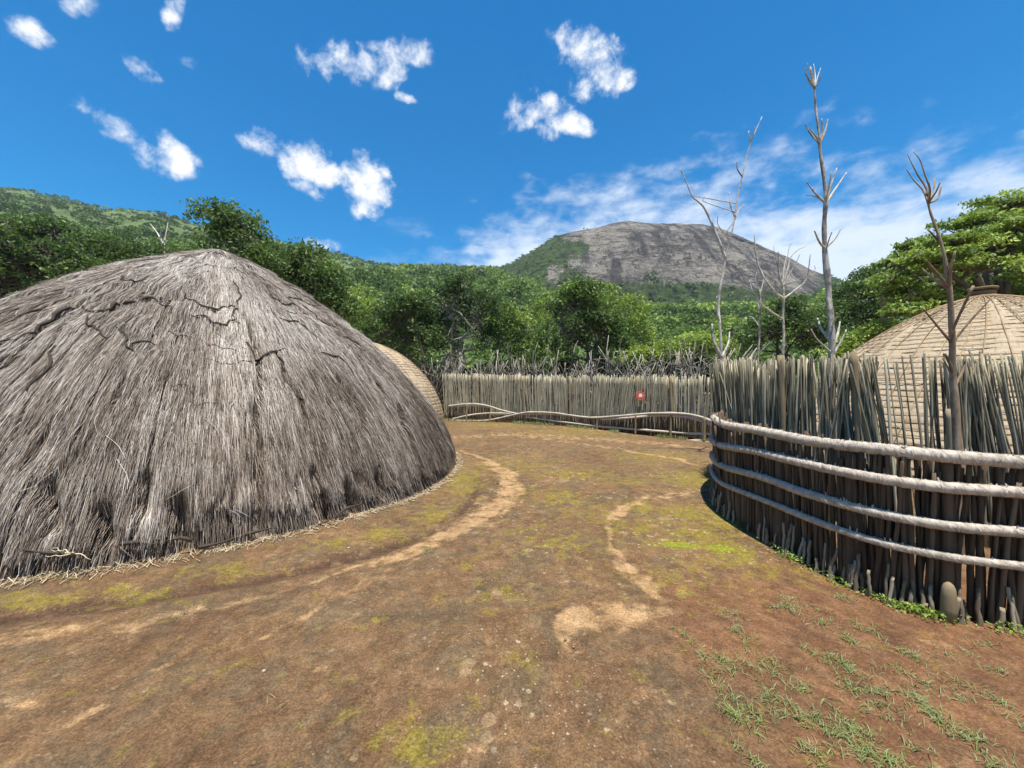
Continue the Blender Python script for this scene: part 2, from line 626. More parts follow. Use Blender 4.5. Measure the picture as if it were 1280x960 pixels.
gx = spaced(-5.0, 5.0, .03, 950)
gy = spaced(1.0, 9.0, .03, 950)
GX, GY = np.meshgrid(gx, gy, indexing='ij')
GZ = ground_z(GX, GY)
sand = np.zeros_like(GX)
wob = (fbm(GX * 2.2, GY * 2.2, 21, 4) - .5)
wob2 = (fbm(GX * 2.2 + 50, GY * 2.2, 23, 4) - .5)
wx, wy = GX + wob * .22, GY + wob2 * .22
region = (np.abs(GX) < 14) & (GY > .5) & (GY < 24)
rx, ry = wx[region], wy[region]
sv = np.zeros(rx.shape)
for (pts, wd, s) in SAND:
    d, wv = pl_dist(rx, ry, [gr(*p) for p in pts], wd)
    sv = np.maximum(sv, s * (1 - sstep(d / np.maximum(wv, .01), .30, 1.35)))
    sv = np.maximum(sv, .36 * s * np.exp(-(d / (wv * 2.6 + .05)) ** 2))
for (px, py, a, b, s) in SPOT:
    cx, cy = gr(px, py)
    q = np.hypot((rx - cx) / a, (ry - cy) / b)
    sv = np.maximum(sv, s * (1 - sstep(q, .55, 1.2)))
sand[region] = sv
mv = np.zeros(rx.shape)
for (px, py, a, b, s) in MOSS:
    cx, cy = gr(px, py)
    q = np.hypot((rx - cx) / a, (ry - cy) / b)
    mv = np.maximum(mv, s * np.exp(-q * q * .8))
moss = np.zeros_like(GX)
moss[region] = mv
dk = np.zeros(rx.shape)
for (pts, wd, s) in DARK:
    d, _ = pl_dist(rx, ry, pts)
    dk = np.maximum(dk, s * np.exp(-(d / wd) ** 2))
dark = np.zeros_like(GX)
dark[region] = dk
grassy = sstep(np.hypot(GX, GY - 6), 18, 30)
n0, n1 = GX.shape
i, j = np.meshgrid(np.arange(n0 - 1), np.arange(n1 - 1), indexing='ij')
F = np.stack([i * n1 + j, (i + 1) * n1 + j, (i + 1) * n1 + j + 1, i * n1 + j + 1], -1).reshape(-1, 4)
GZ = GZ - sand * .008 * (np.abs(GX) < 14)

m, nt, out = new_mat('earth')
pc = nt.new('ShaderNodeNewGeometry').outputs['Position']
nb = nt.noise(pc, .9, 6, .6, .3)
nm = nt.noise(pc, 5.5, 7, .68, .4)
nf = nt.noise(pc, 42, 5, .7, .2)
nff = nt.noise(pc, 150, 3, .6)
base = nt.ramp(nt.math('ADD', nt.math('MULTIPLY', nb, .30), nt.math('ADD', nt.math('MULTIPLY', nm, .38), nt.math('MULTIPLY', nf, .32))),
               [(.35, (.066, .036, .019)), (.45, (.122, .069, .034)), (.54, (.172, .101, .050)), (.65, (.27, .170, .085))])
sp = nt.new('ShaderNodeSeparateXYZ')
nt.l.new(pc, sp.inputs[0])
# redder earth towards the fence in the near right corner
redf = nt.math('MULTIPLY', nt.smooth(nt.math('ADD', sp.outputs[0], nt.math('MULTIPLY', nt.math('SUBTRACT', nb, .5), 1.6)), .75, 1.25), nt.smooth(sp.outputs[1], 3.9, 2.9))
base = nt.mix(nt.math('MULTIPLY', redf, .8), base, nt.ramp(nm, [(.3, (.098, .045, .024)), (.5, (.152, .072, .035)), (.72, (.235, .122, .058))]))
# dark crusted patches
crust = nt.smooth(nt.noise(pc, 2.3, 8, .72, .6), .44, .60)
base = nt.mix(nt.math('MULTIPLY', nt.math('MULTIPLY', crust, .66), nt.math('SUBTRACT', 1, nt.math('MULTIPLY', redf, .7))), base, nt.ramp(nm, [(.3, (.066, .050, .030)), (.7, (.14, .105, .062))]))
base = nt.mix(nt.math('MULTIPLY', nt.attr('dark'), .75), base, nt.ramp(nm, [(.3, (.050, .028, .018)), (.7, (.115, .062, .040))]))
# moss
ms = nt.attr('moss')
mn = nt.noise(pc, 7, 7, .72, .5)
mossf = nt.smooth(nt.math('ADD', ms, nt.math('MULTIPLY', nt.math('SUBTRACT', mn, .50), 3.4)), .18, .80)
mossc = nt.mix(nt.smooth(ms, .85, 1.1), nt.ramp(nf, [(.3, (.125, .100, .016)), (.7, (.26, .205, .034))]), nt.ramp(nf, [(.3, (.13, .15, .008)), (.7, (.26, .29, .016))]))
base = nt.mix(nt.math('MULTIPLY', mossf, .78), base, mossc)
# sandy worn tracks
sa = nt.attr('sand')
crk0 = nt.noise(pc, 2.6, 8, .75, 1.2)
sandf = nt.smooth(nt.math('ADD', sa, nt.math('MULTIPLY', nt.math('SUBTRACT', nt.math('ADD', nt.math('MULTIPLY', nm, .6), nt.math('MULTIPLY', crk0, .4)), .5), 3.4)), .36, 1.0)
sandf = nt.math('MULTIPLY', sandf, nt.smooth(sa, .03, .16))
sandc = nt.ramp(nt.math('ADD', nt.math('MULTIPLY', nm, .6), nt.math('MULTIPLY', nf, .4)), [(.32, (.22, .128, .060)), (.5, (.34, .21, .10)), (.7, (.47, .325, .175))])
base = nt.mix(nt.math('MULTIPLY', sandf, .85), base, sandc)


# embedded clay pebbles: flat paler discs of a few sizes
def pebbles(scale, th, colr, seed, amt):
    global base
    v = nt.new('ShaderNodeTexVoronoi', feature='F1')
    wv = nt.new('ShaderNodeVectorMath', operation='ADD')
    nz = nt.noise(nt.mapping(pc, (1, 1, 0), (seed, seed * 2, 0)), scale * 1.1, 3, .6, out='Color')
    sc = nt.new('ShaderNodeVectorMath', operation='SCALE')
    nt.l.new(nz, sc.inputs[0])
    sc.inputs['Scale'].default_value = .55 / scale
    nt.l.new(nt.mapping(pc, (1, 1, 0), (seed * 3.1, seed, 0)), wv.inputs[0])
    nt.l.new(sc.outputs[0], wv.inputs[1])
    nt.l.new(wv.outputs[0], v.inputs['Vector'])
    v.inputs['Scale'].default_value = scale
    sx_ = nt.new('ShaderNodeSeparateColor')
    nt.l.new(v.outputs['Color'], sx_.inputs[0])
    r = nt.math('MULTIPLY', nt.smooth(sx_.outputs[0], th, 1.0), .36)
    zone = nt.math('MULTIPLY', nt.smooth(nt.noise(pc, .8, 3, .5), .36, .58), nt.math('ADD', .35, nt.math('MULTIPLY', nt.smooth(sp.outputs[0], -1.2, .1), .65)))
    f = nt.math('MULTIPLY', nt.smooth(nt.math('SUBTRACT', r, v.outputs['Distance']), 0, .10), nt.math('MULTIPLY', zone, nt.math('SUBTRACT', 1, nt.math('MULTIPLY', redf, .8))))
    base = nt.mix(nt.math('MULTIPLY', f, amt), base, nt.mix(sx_.outputs[1], colr[0], colr[1]))
    return f


p0 = pebbles(4.2, .62, ((.24, .16, .085), (.34, .235, .125)), 9.3, .5)
p1 = pebbles(7.5, .42, ((.26, .175, .095), (.38, .265, .145)), 1.7, .6)
p2 = pebbles(17, .34, ((.25, .18, .11), (.42, .33, .22)), 4.1, .7)
p3 = pebbles(46, .55, ((.28, .21, .14), (.48, .40, .29)), 7.7, .7)
gcol = nt.ramp(nm, [(.3, (.045, .06, .018)), (.7, (.12, .15, .04))])
base = nt.mix(nt.attr('grassy'), base, gcol)
hgt_ = nt.math('ADD', nt.math('MULTIPLY', nm, .6), nt.math('MULTIPLY', nf, .35))
hgt_ = nt.math('ADD', hgt_, nt.math('MULTIPLY', nff, .10))
hgt_ = nt.math('ADD', hgt_, nt.math('MULTIPLY', nt.math('ADD', p2, p3), .10))
# drying cracks along the dark bank
crk = nt.noise(nt.mapping(pc, (1.2, 5, 1), (0, 0, 0), (0, 0, .42)), 3.0, 6, .7, .6)
hgt_ = nt.math('ADD', hgt_, nt.math('MULTIPLY', nt.math('MULTIPLY', crk, nt.attr('dark')), 1.4))
mid = nt.noise(pc, 15, 8, .72, .5)
base = nt.mix(1.0, base, nt.ramp(mid, [(.32, .70), (.5, 1.0), (.68, 1.30)]), 'MULTIPLY')
grain = nt.noise(pc, 95, 4, .7)
base = nt.mix(1.0, base, nt.ramp(grain, [(.36, .66), (.5, 1.0), (.64, 1.42)]), 'MULTIPLY')
hgt_ = nt.math('ADD', hgt_, nt.math('MULTIPLY', mid, .4))
principled(nt, out, base, .9, .15, nt.bump(hgt_, .9, .04))
M['earth'] = m
g = obj('ground', np.stack([GX, GY, GZ], -1).reshape(-1, 3), F, M['earth'], None,
        {'sand': sand.ravel(), 'moss': moss.ravel(), 'dark': dark.ravel(), 'grassy': grassy.ravel()})
tag(g, 'red brown trodden earth yard with sandy tracks and moss', 'ground', kind='structure')

# ------------------------------------------------------------------ hills
ridge = [(-900, 225, 300), (-300, 222, 320), (-100, 228, 325), (0, 235, 330), (30, 238, 330), (60, 246, 330), (100, 253, 330), (130, 262, 330), (165, 262, 335), (200, 267, 340), (240, 279, 350), (330, 297, 400),
         (400, 312, 430), (440, 321, 450), (480, 331, 470), (530, 330, 490), (560, 331, 500), (620, 334, 500), (665, 346, 420), (700, 374, 310), (800, 384, 280), (960, 385, 280), (1010, 376, 280),
         (1060, 360, 260), (1100, 354, 240), (1250, 345, 210), (2200, 335, 200)]
rp = np.array(ridge, float)
Y0 = 26.0


def hill_z(u, t):
    px = 640 + FP * u
    yr = np.interp(px, rp[:, 0], rp[:, 1])
    Yr = np.interp(px, rp[:, 0], rp[:, 2])
    Y = Y0 + (Yr - Y0) * t
    zr = 1.6 + (HZ - yr) * Yr / FP
    s = np.where(t <= 1, t, 1 - .55 * (t - 1) - .4 * (t - 1) ** 2)
    # left side: a nearer shoulder
    z = zr * s
    amp = np.clip(Y * .022, 0, 7) * np.clip(t * 3, 0, 1)
    z = z + (fbm(u * 9 + 3, t * 7, 31, 5) - .5) * amp * np.where(t <= 1, np.clip(1.25 - t, .12, 1), .3)
    z = np.where(t <= 0, -.4, z - .15)
    return Y, z


us = np.concatenate([np.linspace(-3.2, -1.5, 40, endpoint=False), np.linspace(-1.5, 1.5, 330), np.linspace(1.5, 3.2, 40)[1:]])
ts = np.concatenate([[0], np.linspace(.004, 1, 120), np.linspace(1.02, 1.7, 16)])
U, T = np.meshgrid(us, ts, indexing='ij')
HYv, HZv = hill_z(U, T)
V = np.stack([U * HYv, HYv, HZv], -1).reshape(-1, 3)
n0, n1 = U.shape
i, j = np.meshgrid(np.arange(n0 - 1), np.arange(n1 - 1), indexing='ij')
F = np.stack([i * n1 + j, (i + 1) * n1 + j, (i + 1) * n1 + j + 1, i * n1 + j + 1], -1).reshape(-1, 4)
PXv = 640 + FP * U


def bare_rock(px, t):
    """exposed rock among the grass"""
    r = 1.0 * np.exp(-(((px - 665) / 34) ** 2 + ((t - .80) / .16) ** 2)) 
    r = np.maximum(r, .75 * np.exp(-(((px - 265) / 55) ** 2 + ((t - .93) / .07) ** 2)))
    r = np.maximum(r, .6 * np.exp(-(((px - 410) / 40) ** 2 + ((t - .95) / .05) ** 2)))
    return r


m, nt, out = new_mat('hill_grass')
pc = nt.coord('Object')
n1_ = nt.noise(pc, .05, 7, .65, .4)
n2_ = nt.noise(pc, .35, 6, .7, .3)
f = nt.math('ADD', nt.math('MULTIPLY', n1_, .5), nt.math('MULTIPLY', n2_, .5))
c = nt.ramp(f, [(.34, (.030, .056, .024)), (.45, (.072, .115, .040)), (.54, (.125, .175, .060)), (.68, (.20, .24, .088))])
rk = nt.smooth(nt.math('ADD', nt.attr('rock'), nt.math('MULTIPLY', nt.math('SUBTRACT', n2_, .5), 1.6)), .4, .75)
c = nt.mix(rk, c, nt.ramp(n2_, [(.3, (.10, .09, .075)), (.5, (.20, .18, .15)), (.7, (.31, .28, .235))]))
principled(nt, out, c, .9, .1, nt.bump(n2_, 1.0, 2.0))
M['hill'] = m
h = obj('hill', V, F, M['hill'], None, {'rock': bare_rock(PXv, T).ravel()})
tag(h, 'green grassy hillside rising behind the village', 'hill', kind='structure')

# rock dome
mr = np.array([(480, 392), (560, 374), (600, 354), (640, 336), (665, 322), (690, 306), (705, 300), (720, 297), (745, 293), (765, 287), (785, 284), (810, 287), (850, 288), (880, 289), (897, 292), (915, 299),
               (940, 310), (965, 321), (990, 331), (1012, 344), (1060, 362), (1150, 380), (1260, 400)], float)
us = np.linspace((480 - 640) / FP, (1260 - 640) / FP, 420)
ts = np.linspace(-.05, 1.9, 190)
U, T = np.meshgrid(us, ts, indexing='ij')
px = 640 + FP * U
yr = np.interp(px, mr[:, 0], mr[:, 1])
k = np.exp(-((np.arange(-6, 7)) / 2.5) ** 2)
k /= k.sum()
yr_s = np.apply_along_axis(lambda a: np.convolve(np.pad(a, 6, mode='edge'), k, 'valid'), 0, yr[:, :1])
yr = np.repeat(yr_s, yr.shape[1], 1)
Yb, Yt = 262.0, 390.0
MY = Yb + (Yt - Yb) * T
zb = 1.6 + (HZ - 392) * Yb / FP
zt = 1.6 + (HZ - yr) * Yt / FP
s = np.where(T <= 1, np.sin(np.clip(T, 0, 1) * math.pi / 2) ** .82, 1 - .35 * (T - 1) ** 2)
MZ = zb + (zt - zb) * s + np.minimum(T, 0) * 200
cliff = sstep(px, 720, 800) * (1 - sstep(px, 975, 1030))
rough = np.clip(1.3 - T, .1, 1)
nz = fbm(U * 16, T * 3.2, 41, 6, .55) - .5
bands = fbm(U * 3 + 4, T * 9 + U * 2.2, 47, 4) - .5
cr = np.abs(fbm(U * 11, T * 1.5, 53, 4) - .5)
MYd = MY + rough * (nz * 8 + bands * 6 * cliff - 2.5 * np.exp(-(cr / .02) ** 2) * cliff)
# the overhanging ledge right of the summit
led = np.exp(-((px - 935) / 48) ** 2) * np.exp(-((T - (.60 + (px - 935) * .0009)) / .035) ** 2)
MYd = MYd + 6 * led
MZd = MZ + rough * (nz * 5)
veg = np.maximum(1 - sstep(px + (fbm(U * 20, T * 8, 61, 4) - .5) * 150, 672, 782), sstep(T, .93, 1.02) * (1 - sstep(px, 930, 1000)) * .9)
veg = np.maximum(veg, (1 - sstep(T, .05, .17)) * .95)
veg = np.maximum(veg, sstep(px, 1000, 1050))
V = np.stack([U * MYd, MYd, MZd], -1).reshape(-1, 3)
n0, n1 = U.shape
i, j = np.meshgrid(np.arange(n0 - 1), np.arange(n1 - 1), indexing='ij')
F = np.stack([i * n1 + j, (i + 1) * n1 + j, (i + 1) * n1 + j + 1, i * n1 + j + 1], -1).reshape(-1, 4)
m, nt, out = new_mat('mountain_rock')
pc = nt.coord('Object')
st = nt.noise(nt.mapping(pc, (.16, .05, .028)), 1.0, 8, .68, .5)
st2 = nt.noise(nt.mapping(pc, (.03, .03, .10), (0, 0, 0), (0, R_(-14), 0)), 1.0, 8, .68, .8)
fn = nt.noise(pc, .35, 8, .75, .3)
f = nt.math('ADD', nt.math('MULTIPLY', st2, .55), nt.math('MULTIPLY', fn, .45))
c = nt.ramp(f, [(.40, (.088, .080, .072)), (.46, (.175, .159, .142)), (.51, (.28, .252, .220)), (.56, (.39, .35, .295)), (.63, (.51, .46, .38))])
strk = nt.noise(nt.mapping(pc, (.055, .02, .009)), 1.0, 8, .66, .3)
c = nt.mix(nt.math('MULTIPLY', nt.smooth(strk, .48, .58), .88), c, (.06, .058, .056))
tanp = nt.noise(nt.mapping(pc, (.022, .02, .03), (3, 1, 2)), 1.0, 5, .6, .5)
c = nt.mix(nt.math('MULTIPLY', nt.smooth(tanp, .56, .68), .40), c, (.44, .37, .29))
ck = nt.noise(nt.mapping(pc, (.018, .02, .045), (0, 0, 0), (0, R_(12), 0)), 1.0, 6, .62, 1.2)
ckl = nt.math('SUBTRACT', 1, nt.smooth(nt.math('ABSOLUTE', nt.math('SUBTRACT', ck, .5)), .006, .022))
c = nt.mix(nt.math('MULTIPLY', ckl, .85), c, (.05, .046, .042))
gv = nt.ramp(nt.noise(pc, .16, 7, .7), [(.32, (.022, .045, .016)), (.5, (.06, .10, .028)), (.66, (.13, .165, .05))])
vf = nt.smooth(nt.math('ADD', nt.attr('veg'), nt.math('MULTIPLY', nt.math('SUBTRACT', fn, .5), 2.0)), .45, .62)
c = nt.mix(vf, c, gv)
bh = nt.math('ADD', nt.math('MULTIPLY', st, .6), nt.math('ADD', nt.math('MULTIPLY', st2, .6), nt.math('MULTIPLY', fn, .8)))
principled(nt, out, c, .9, .12, nt.bump(bh, 1.0, 9.0))
M['rock'] = m
h = obj('mountain', V, F, M['rock'], None, {'veg': veg.ravel()})
tag(h, 'grey granite dome mountain with green flank and streaked cliff', 'mountain', kind='structure')
mtn = (U, T, MYd, MZd, veg, px)


# ------------------------------------------------------------------ far woodland (reads as one mass)
def shrub_cloud(centers, radii, tints, counts, flat=.8, lsize=None):
    Vs, Fs, Ts, n = [], [], [], 0
    idx = np.repeat(np.arange(len(centers)), counts)
    N = len(idx)
    d = unit(rng.normal(size=(N, 3)))
    d[:, 2] = np.where(d[:, 2] < -.35, -d[:, 2], d[:, 2])
    # every crown is a few lobes, so that outlines stay uneven
    lob = unit(rng.normal(size=(len(centers), 5, 3)))
    lob[..., 2] = np.abs(lob[..., 2]) * .9
    which = rng.integers(0, 5, N)
    r = (.55 + .45 * rng.random(N) ** .5)
    P = centers[idx] + radii[idx][:, None] * (lob[idx, which] * .55 + d * r[:, None] * .52) * np.array([1, 1, flat])
    size = (radii * 0.54 / np.sqrt(np.maximum(counts, 8) / 26.0))[idx] * rng.uniform(.6, 1.3, N)
    Vq, Fq = leaf_quads(P, size, (0, -.15, .7), aspect=.75)
    lt = tints[idx] + rng.normal(size=N) * .06 + (which - 2) * .025
    return Vq, Fq, np.repeat(lt, 4)


NT_ = 19000
u = np.concatenate([rng.uniform(-1.75, 1.75, 15000), rng.uniform(1.75, 3.0, 2400), rng.uniform(-2.6, -1.75, 1600)])
v = rng.uniform(0.004, 1.0, NT_)
t = v ** .8
Yt_, zt_ = hill_z(u, t)
pxs = 640 + FP * u
patch = fbm(u * 22, t * 14, 71, 4)
Yr = np.interp(pxs, rp[:, 0], rp[:, 2])
open_ = np.where(pxs < 470, sstep(t, .12, .40), sstep(t, .35, .70)) * (pxs < 690)
keep = patch > (.32 + .13 * open_)
keep &= ~((open_ > .5) & (rng.random(NT_) < .12))
left = pxs < 250
keep &= ~((bare_rock(pxs, t) > .45) & (rng.random(NT_) < .85))
rad = np.exp(rng.normal(.62, .38, NT_)).clip(.8, 4.2) * (1 - .45 * open_) * np.clip(.55 + Yt_ / 160, .6, 1.25)
tint = .40 + .44 * (fbm(u * 14 + 9, t * 10, 77, 3) - .5) * 2 + rng.normal(size=NT_) * .17
tint = np.where(open_ > .5, tint - .20, tint)
# a yellow green mid slope
tint = tint + .16 * np.exp(-((pxs - 900) / 160) ** 2) * (t < .75) + .08 * np.exp(-((pxs - 560) / 120) ** 2)
counts = np.clip(4200 * rad / Yt_, 16, 320).astype(int)
cs = np.stack([u * Yt_, Yt_, zt_ + rad * .45], -1)
k = keep
V1, F1, T1 = shrub_cloud(cs[k], rad[k], np.clip(tint[k], .02, .98), counts[k])
# on the mountain's flank, foot and top
U, T, MYd, MZd, veg, mpx = mtn
fl = np.flatnonzero((veg.ravel() > .6) & (T.ravel() < 1.02) & (T.ravel() > .02) & (MZd.ravel() > 40))
sel = rng.choice(fl, 3600)
dens_ = fbm(U.ravel()[sel] * 26, T.ravel()[sel] * 9, 83, 4)
sel = sel[dens_ > .45]
cs2 = np.stack([(U * MYd).ravel()[sel], MYd.ravel()[sel], MZd.ravel()[sel]], -1) + rng.normal(size=(len(sel), 3)) * .6
rad2 = rng.uniform(.9, 2.6, len(sel)) * np.where(T.ravel()[sel] < .2, 1.3, .8)
fl3 = np.flatnonzero((np.abs(mpx.ravel() - 818) < 12) & (np.abs(T.ravel() - .22) < .05))
V2, F2, T2 = shrub_cloud(cs2, rad2, np.clip(.40 + rng.normal(size=len(sel)) * .16 - .12 * (T.ravel()[sel] > .5), .02, .9), np.full(len(sel), 22))
cs3 = np.array([at(817, 352, 262), at(810, 350, 262), at(824, 353, 262), at(817, 345, 264), at(905, 364, 260), at(880, 364, 260), at(780, 364, 260)])
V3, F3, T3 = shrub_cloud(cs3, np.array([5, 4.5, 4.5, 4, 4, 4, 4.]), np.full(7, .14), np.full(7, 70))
V = np.concatenate([V1, V2, V3])
F = np.concatenate([F1, F2 + len(V1), F3 + len(V1) + len(V2)])
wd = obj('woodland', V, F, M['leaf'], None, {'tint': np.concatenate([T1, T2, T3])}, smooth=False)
tag(wd, 'dense green bushveld woodland covering the far hill slopes', 'woodland', kind='stuff')


# ------------------------------------------------------------------ thatched hut
class Dome:
    def __init__(s, c, R, H, pw, q):
        r = np.concatenate([np.linspace(0, .9, 60), np.linspace(.905, 1, 60)])
        z = H * np.clip(1 - r ** pw, 0, 1) ** (1 / q)
        s.c, s.R, s.H = np.asarray(c, float), R, H
        rr, zz = r * R, z
        L = np.concatenate([[0], np.cumsum(np.hypot(np.diff(rr), np.diff(zz)))])
        s.L = L[-1]
        s.s = np.linspace(0, 1, 300)
        s.r = np.interp(s.s * s.L, L, rr)
        s.z = np.interp(s.s * s.L, L, zz)
        dr, dz = np.gradient(s.r), np.gradient(s.z)
        n = np.hypot(dr, dz)
        s.nr, s.nz = -dz / n, dr / n

    def P(s, th, sv, off=0.0):
        r = np.interp(sv, s.s, s.r) + np.interp(sv, s.s, s.nr) * off
        z = np.interp(sv, s.s, s.z) + np.interp(sv, s.s, s.nz) * off
        return np.stack([s.c[0] + r * np.cos(th), s.c[1] + r * np.sin(th), z], -1)

    def hit(s, px, py):
        """first point of the dome along the sight line, as (angle, s)"""
        d = np.array([(px - 640) / FP, 1, (HZ - py) / FP])
        tt = np.linspace(1, 14, 5200)[:, None]
        p = np.array([0, 0, 1.6]) + d * tt
        rr = np.hypot(p[:, 0] - s.c[0], p[:, 1] - s.c[1])
        zs = np.interp(rr, s.r, s.z, right=-1)
        k = np.argmax((p[:, 2] < zs) & (rr < s.R))
        if k == 0:
            k = np.argmin(np.abs(p[:, 2] - zs) + np.maximum(rr - s.R, 0) * 5)
        th = math.atan2(p[k, 1] - s.c[1], p[k, 0] - s.c[0])
        sv = np.interp(-p[k, 2], -s.z, s.s)
        return th, float(sv)


dome = Dome(HUT, HR, HH, 1.31, 1.46)

SEAMS = [([(312, 405), (322, 445), (324, 480), (318, 520), (321, 580), (322, 650)], .045, .10),
         ([(345, 440), (356, 470), (372, 500), (380, 530), (386, 560)], .03, .05),
         ([(0, 458), (35, 430), (70, 402), (112, 380)], .05, .10), ([(112, 380), (160, 381), (232, 376)], .035, .05),
         ([(415, 470), (440, 500), (455, 545)], .03, .05), ([(498, 510), (505, 535), (512, 550)], .05, .09),
         ([(222, 630), (228, 668), (230, 690)], .06, .15), ([(128, 640), (133, 675)], .05, .13), ([(322, 640), (327, 668)], .055, .12), ([(404, 620), (412, 650)], .045, .11),
         ([(60, 610), (68, 660)], .05, .09), ([(435, 610), (446, 640)], .06, .1), ([(470, 595), (478, 615)], .05, .1), ([(182, 600), (180, 640)], .05, .08), ([(392, 590), (396, 640)], .05, .08)]
seam_s = []
for pts, wv, dv in SEAMS:
    hp = [dome.hit(*p) for p in pts]
    seam_s.append(([(a * 4.0, s_ * dome.L) for a, s_ in hp], wv, dv))


def seam_d(th, sv):
    th = (th + np.pi) % (2 * np.pi) - np.pi
    d = np.zeros(np.shape(th))
    for pts, wv, dv in seam_s:
        dd, _ = pl_dist(th * 4.0, sv * dome.L, pts)
        d = np.maximum(d, 1.3 * dv * np.exp(-(dd / wv) ** 2))
    return d


def hut_off(th, sv):
    a = np.asarray(th) * 4.0
    b = np.asarray(sv) * dome.L
    lump = (fbm(a * .8 + 3, b * .55, 101, 3) - .5) * .22
    tuft = (fbm(a * 6.5, b * 1.6, 107, 3) - .5) * .036
    g_ = np.abs(fbm(a * 3.0 + 7, b * .45, 113, 3) - .5)
    groove = np.exp(-(g_ / .014) ** 2) * .055 * sstep(b, 1.2, 4.0)
    # overlapping layers of bundles: thickness grows down a layer and breaks off at its ragged lower edge
    lay = (b * 1.35 + fbm(a * .7, b * .5, 127, 3) * 2.6 + fbm(a * 3.2, b * .2, 129, 2) * .5) % 1.0
    layer = .042 * (lay - .5) * sstep(b, .5, 1.2) * (1 - .75 * sstep(b, 2.6, 4.2))
    bulge = .015 * sstep(b, 2.8, 4.4) * (1 - .4 * sstep(b, 5.0, 5.8))
    return (lump + tuft) * sstep(b, .3, 1.3) - groove - seam_d(th, sv) + layer + bulge


hut = empty('thatched_hut', (HUT[0], HUT[1], 0), 'huge shaggy grey thatched beehive hut with ragged hem beside the yard', 'hut')
hb = np.array([HUT[0], HUT[1], 0.0])
th = np.linspace(-np.pi, np.pi, 360, endpoint=False)
sv = np.linspace(0.002, 1, 130)
TH, SV = np.meshgrid(th, sv, indexing='ij')
off = hut_off(TH, SV) - .05 - .22 * sstep(SV, .86, .97)
V = dome.P(TH, SV, off).reshape(-1, 3) - hb
V[:, 2] = np.maximum(V[:, 2], -.05)
n0, n1 = TH.shape
i, j = np.meshgrid(np.arange(n0), np.arange(n1 - 1), indexing='ij')
i2 = (i + 1) % n0
F = np.stack([i * n1 + j, i * n1 + j + 1, i2 * n1 + j + 1, i2 * n1 + j], -1).reshape(-1, 4)
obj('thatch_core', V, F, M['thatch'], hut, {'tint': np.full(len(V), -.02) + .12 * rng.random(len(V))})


def strands(th0, s0, L, width, lift0, lift1, tint, lean, parent, name, mat, seg=4, offf=hut_off, dm=dome, base=hb, extra=None, curl=.0):
    n = len(th0)
    k = np.linspace(0, 1, seg + 1)
    S = s0[:, None] + (L / dm.L)[:, None] * k
    S_c = np.minimum(S, 1.0)
    rr = np.maximum(np.interp(S_c, dm.s, dm.r), .25)
    A = th0[:, None] + (lean * L)[:, None] * k / rr + curl * np.sin(k * 5 + rng.random((n, 1)) * 6) * L[:, None] / rr
    o = offf(A, S_c) + lift0[:, None] + (lift1 - lift0)[:, None] * k
    if extra is not None:
        o = o + extra(A, S_c)
    C = dm.P(A, S_c, o)
    C[..., 2] -= np.maximum(S - 1, 0) * dm.L
    tang = np.gradient(C, axis=1)
    side = np.stack([-np.sin(A), np.cos(A), np.zeros_like(A)], -1)
    nrm = unit(np.cross(tang, side))
    roll = rng.uniform(-.7, .7, n)[:, None, None]
    side = side * np.cos(roll) + nrm * np.sin(roll)
    wv = width[:, None] * (1 - .65 * k ** 2)
    Vl = C - side * wv[..., None] * .5
    Vr = C + side * wv[..., None] * .5
    V = np.stack([Vl, Vr], 2).reshape(-1, 3) - base
    V[:, 2] = np.maximum(V[:, 2], .004)
    q = np.arange(n)[:, None] * (2 * (seg + 1)) + np.arange(seg) * 2
    F = np.stack([q, q + 1, q + 3, q + 2], -1).reshape(-1, 4)
    return obj(name, V, F, mat, parent, {'tint': np.repeat(tint, 2 * (seg + 1))}, smooth=True)


def hem(th):
    a = th * 4.0
    return 1.0 - (.015 + .12 * np.clip(fbm(a * 1.1, 5 + 0 * a, 131, 3) - .40, 0, 1) + .035 * fbm(a * 7, 2 + 0 * a, 133, 2))


NS = 360000
sa_ = rng.random(NS * 2)
ss_ = rng.random(NS * 2)
ra_ = np.interp(ss_, dome.s, dome.r) / HR
kp = rng.random(NS * 2) < np.maximum(ra_, .10)
thv = (sa_[kp] * 2 - 1) * np.pi
# more strands on the side towards the yard, which is what one walks past
face = np.cos(thv - math.atan2(-HUT[1], -HUT[0] + 2))
kp2 = rng.random(len(thv)) < np.where(face > -.2, 1, .22)
thv = thv[kp2][:NS]
s0 = ss_[kp][kp2][:NS]
n = len(thv)
Lr = rng.uniform(.10, .36, n)
s1 = np.minimum(s0 + Lr / dome.L, hem(thv) + rng.normal(size=n) * .008)
Lr = (s1 - s0) * dome.L
ok = Lr > .05
sd_ = seam_d(thv, s0 + .5 * Lr / dome.L)
ok &= ~((sd_ > .030) & (rng.random(n) < .66))
thv, s0, Lr = thv[ok], s0[ok], Lr[ok]
n = len(thv)
mott_ = fbm(thv * 4 * .9, s0 * dome.L * .7, 141, 4)
fine_ = fbm(thv * 4 * 26, s0 * dome.L * 2.2, 143, 2)
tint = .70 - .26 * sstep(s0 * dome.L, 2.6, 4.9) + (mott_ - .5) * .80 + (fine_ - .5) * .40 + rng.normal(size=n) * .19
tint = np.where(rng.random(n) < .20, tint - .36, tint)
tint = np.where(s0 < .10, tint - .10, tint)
leanv = (fbm(thv * 4 * 1.6, s0 * dome.L * 1.1, 151, 3) - .5) * .12 + rng.normal(size=n) * .07
wid = rng.uniform(.0018, .0050, n)
l0 = rng.uniform(-.012, .012, n)
l1 = rng.uniform(0, .024, n) + (rng.random(n) < .05) * .03
strands(thv, s0, Lr, wid, l0, l1, np.clip(tint, .02, 1), leanv, hut, 'thatch', M['thatch'], seg=3)
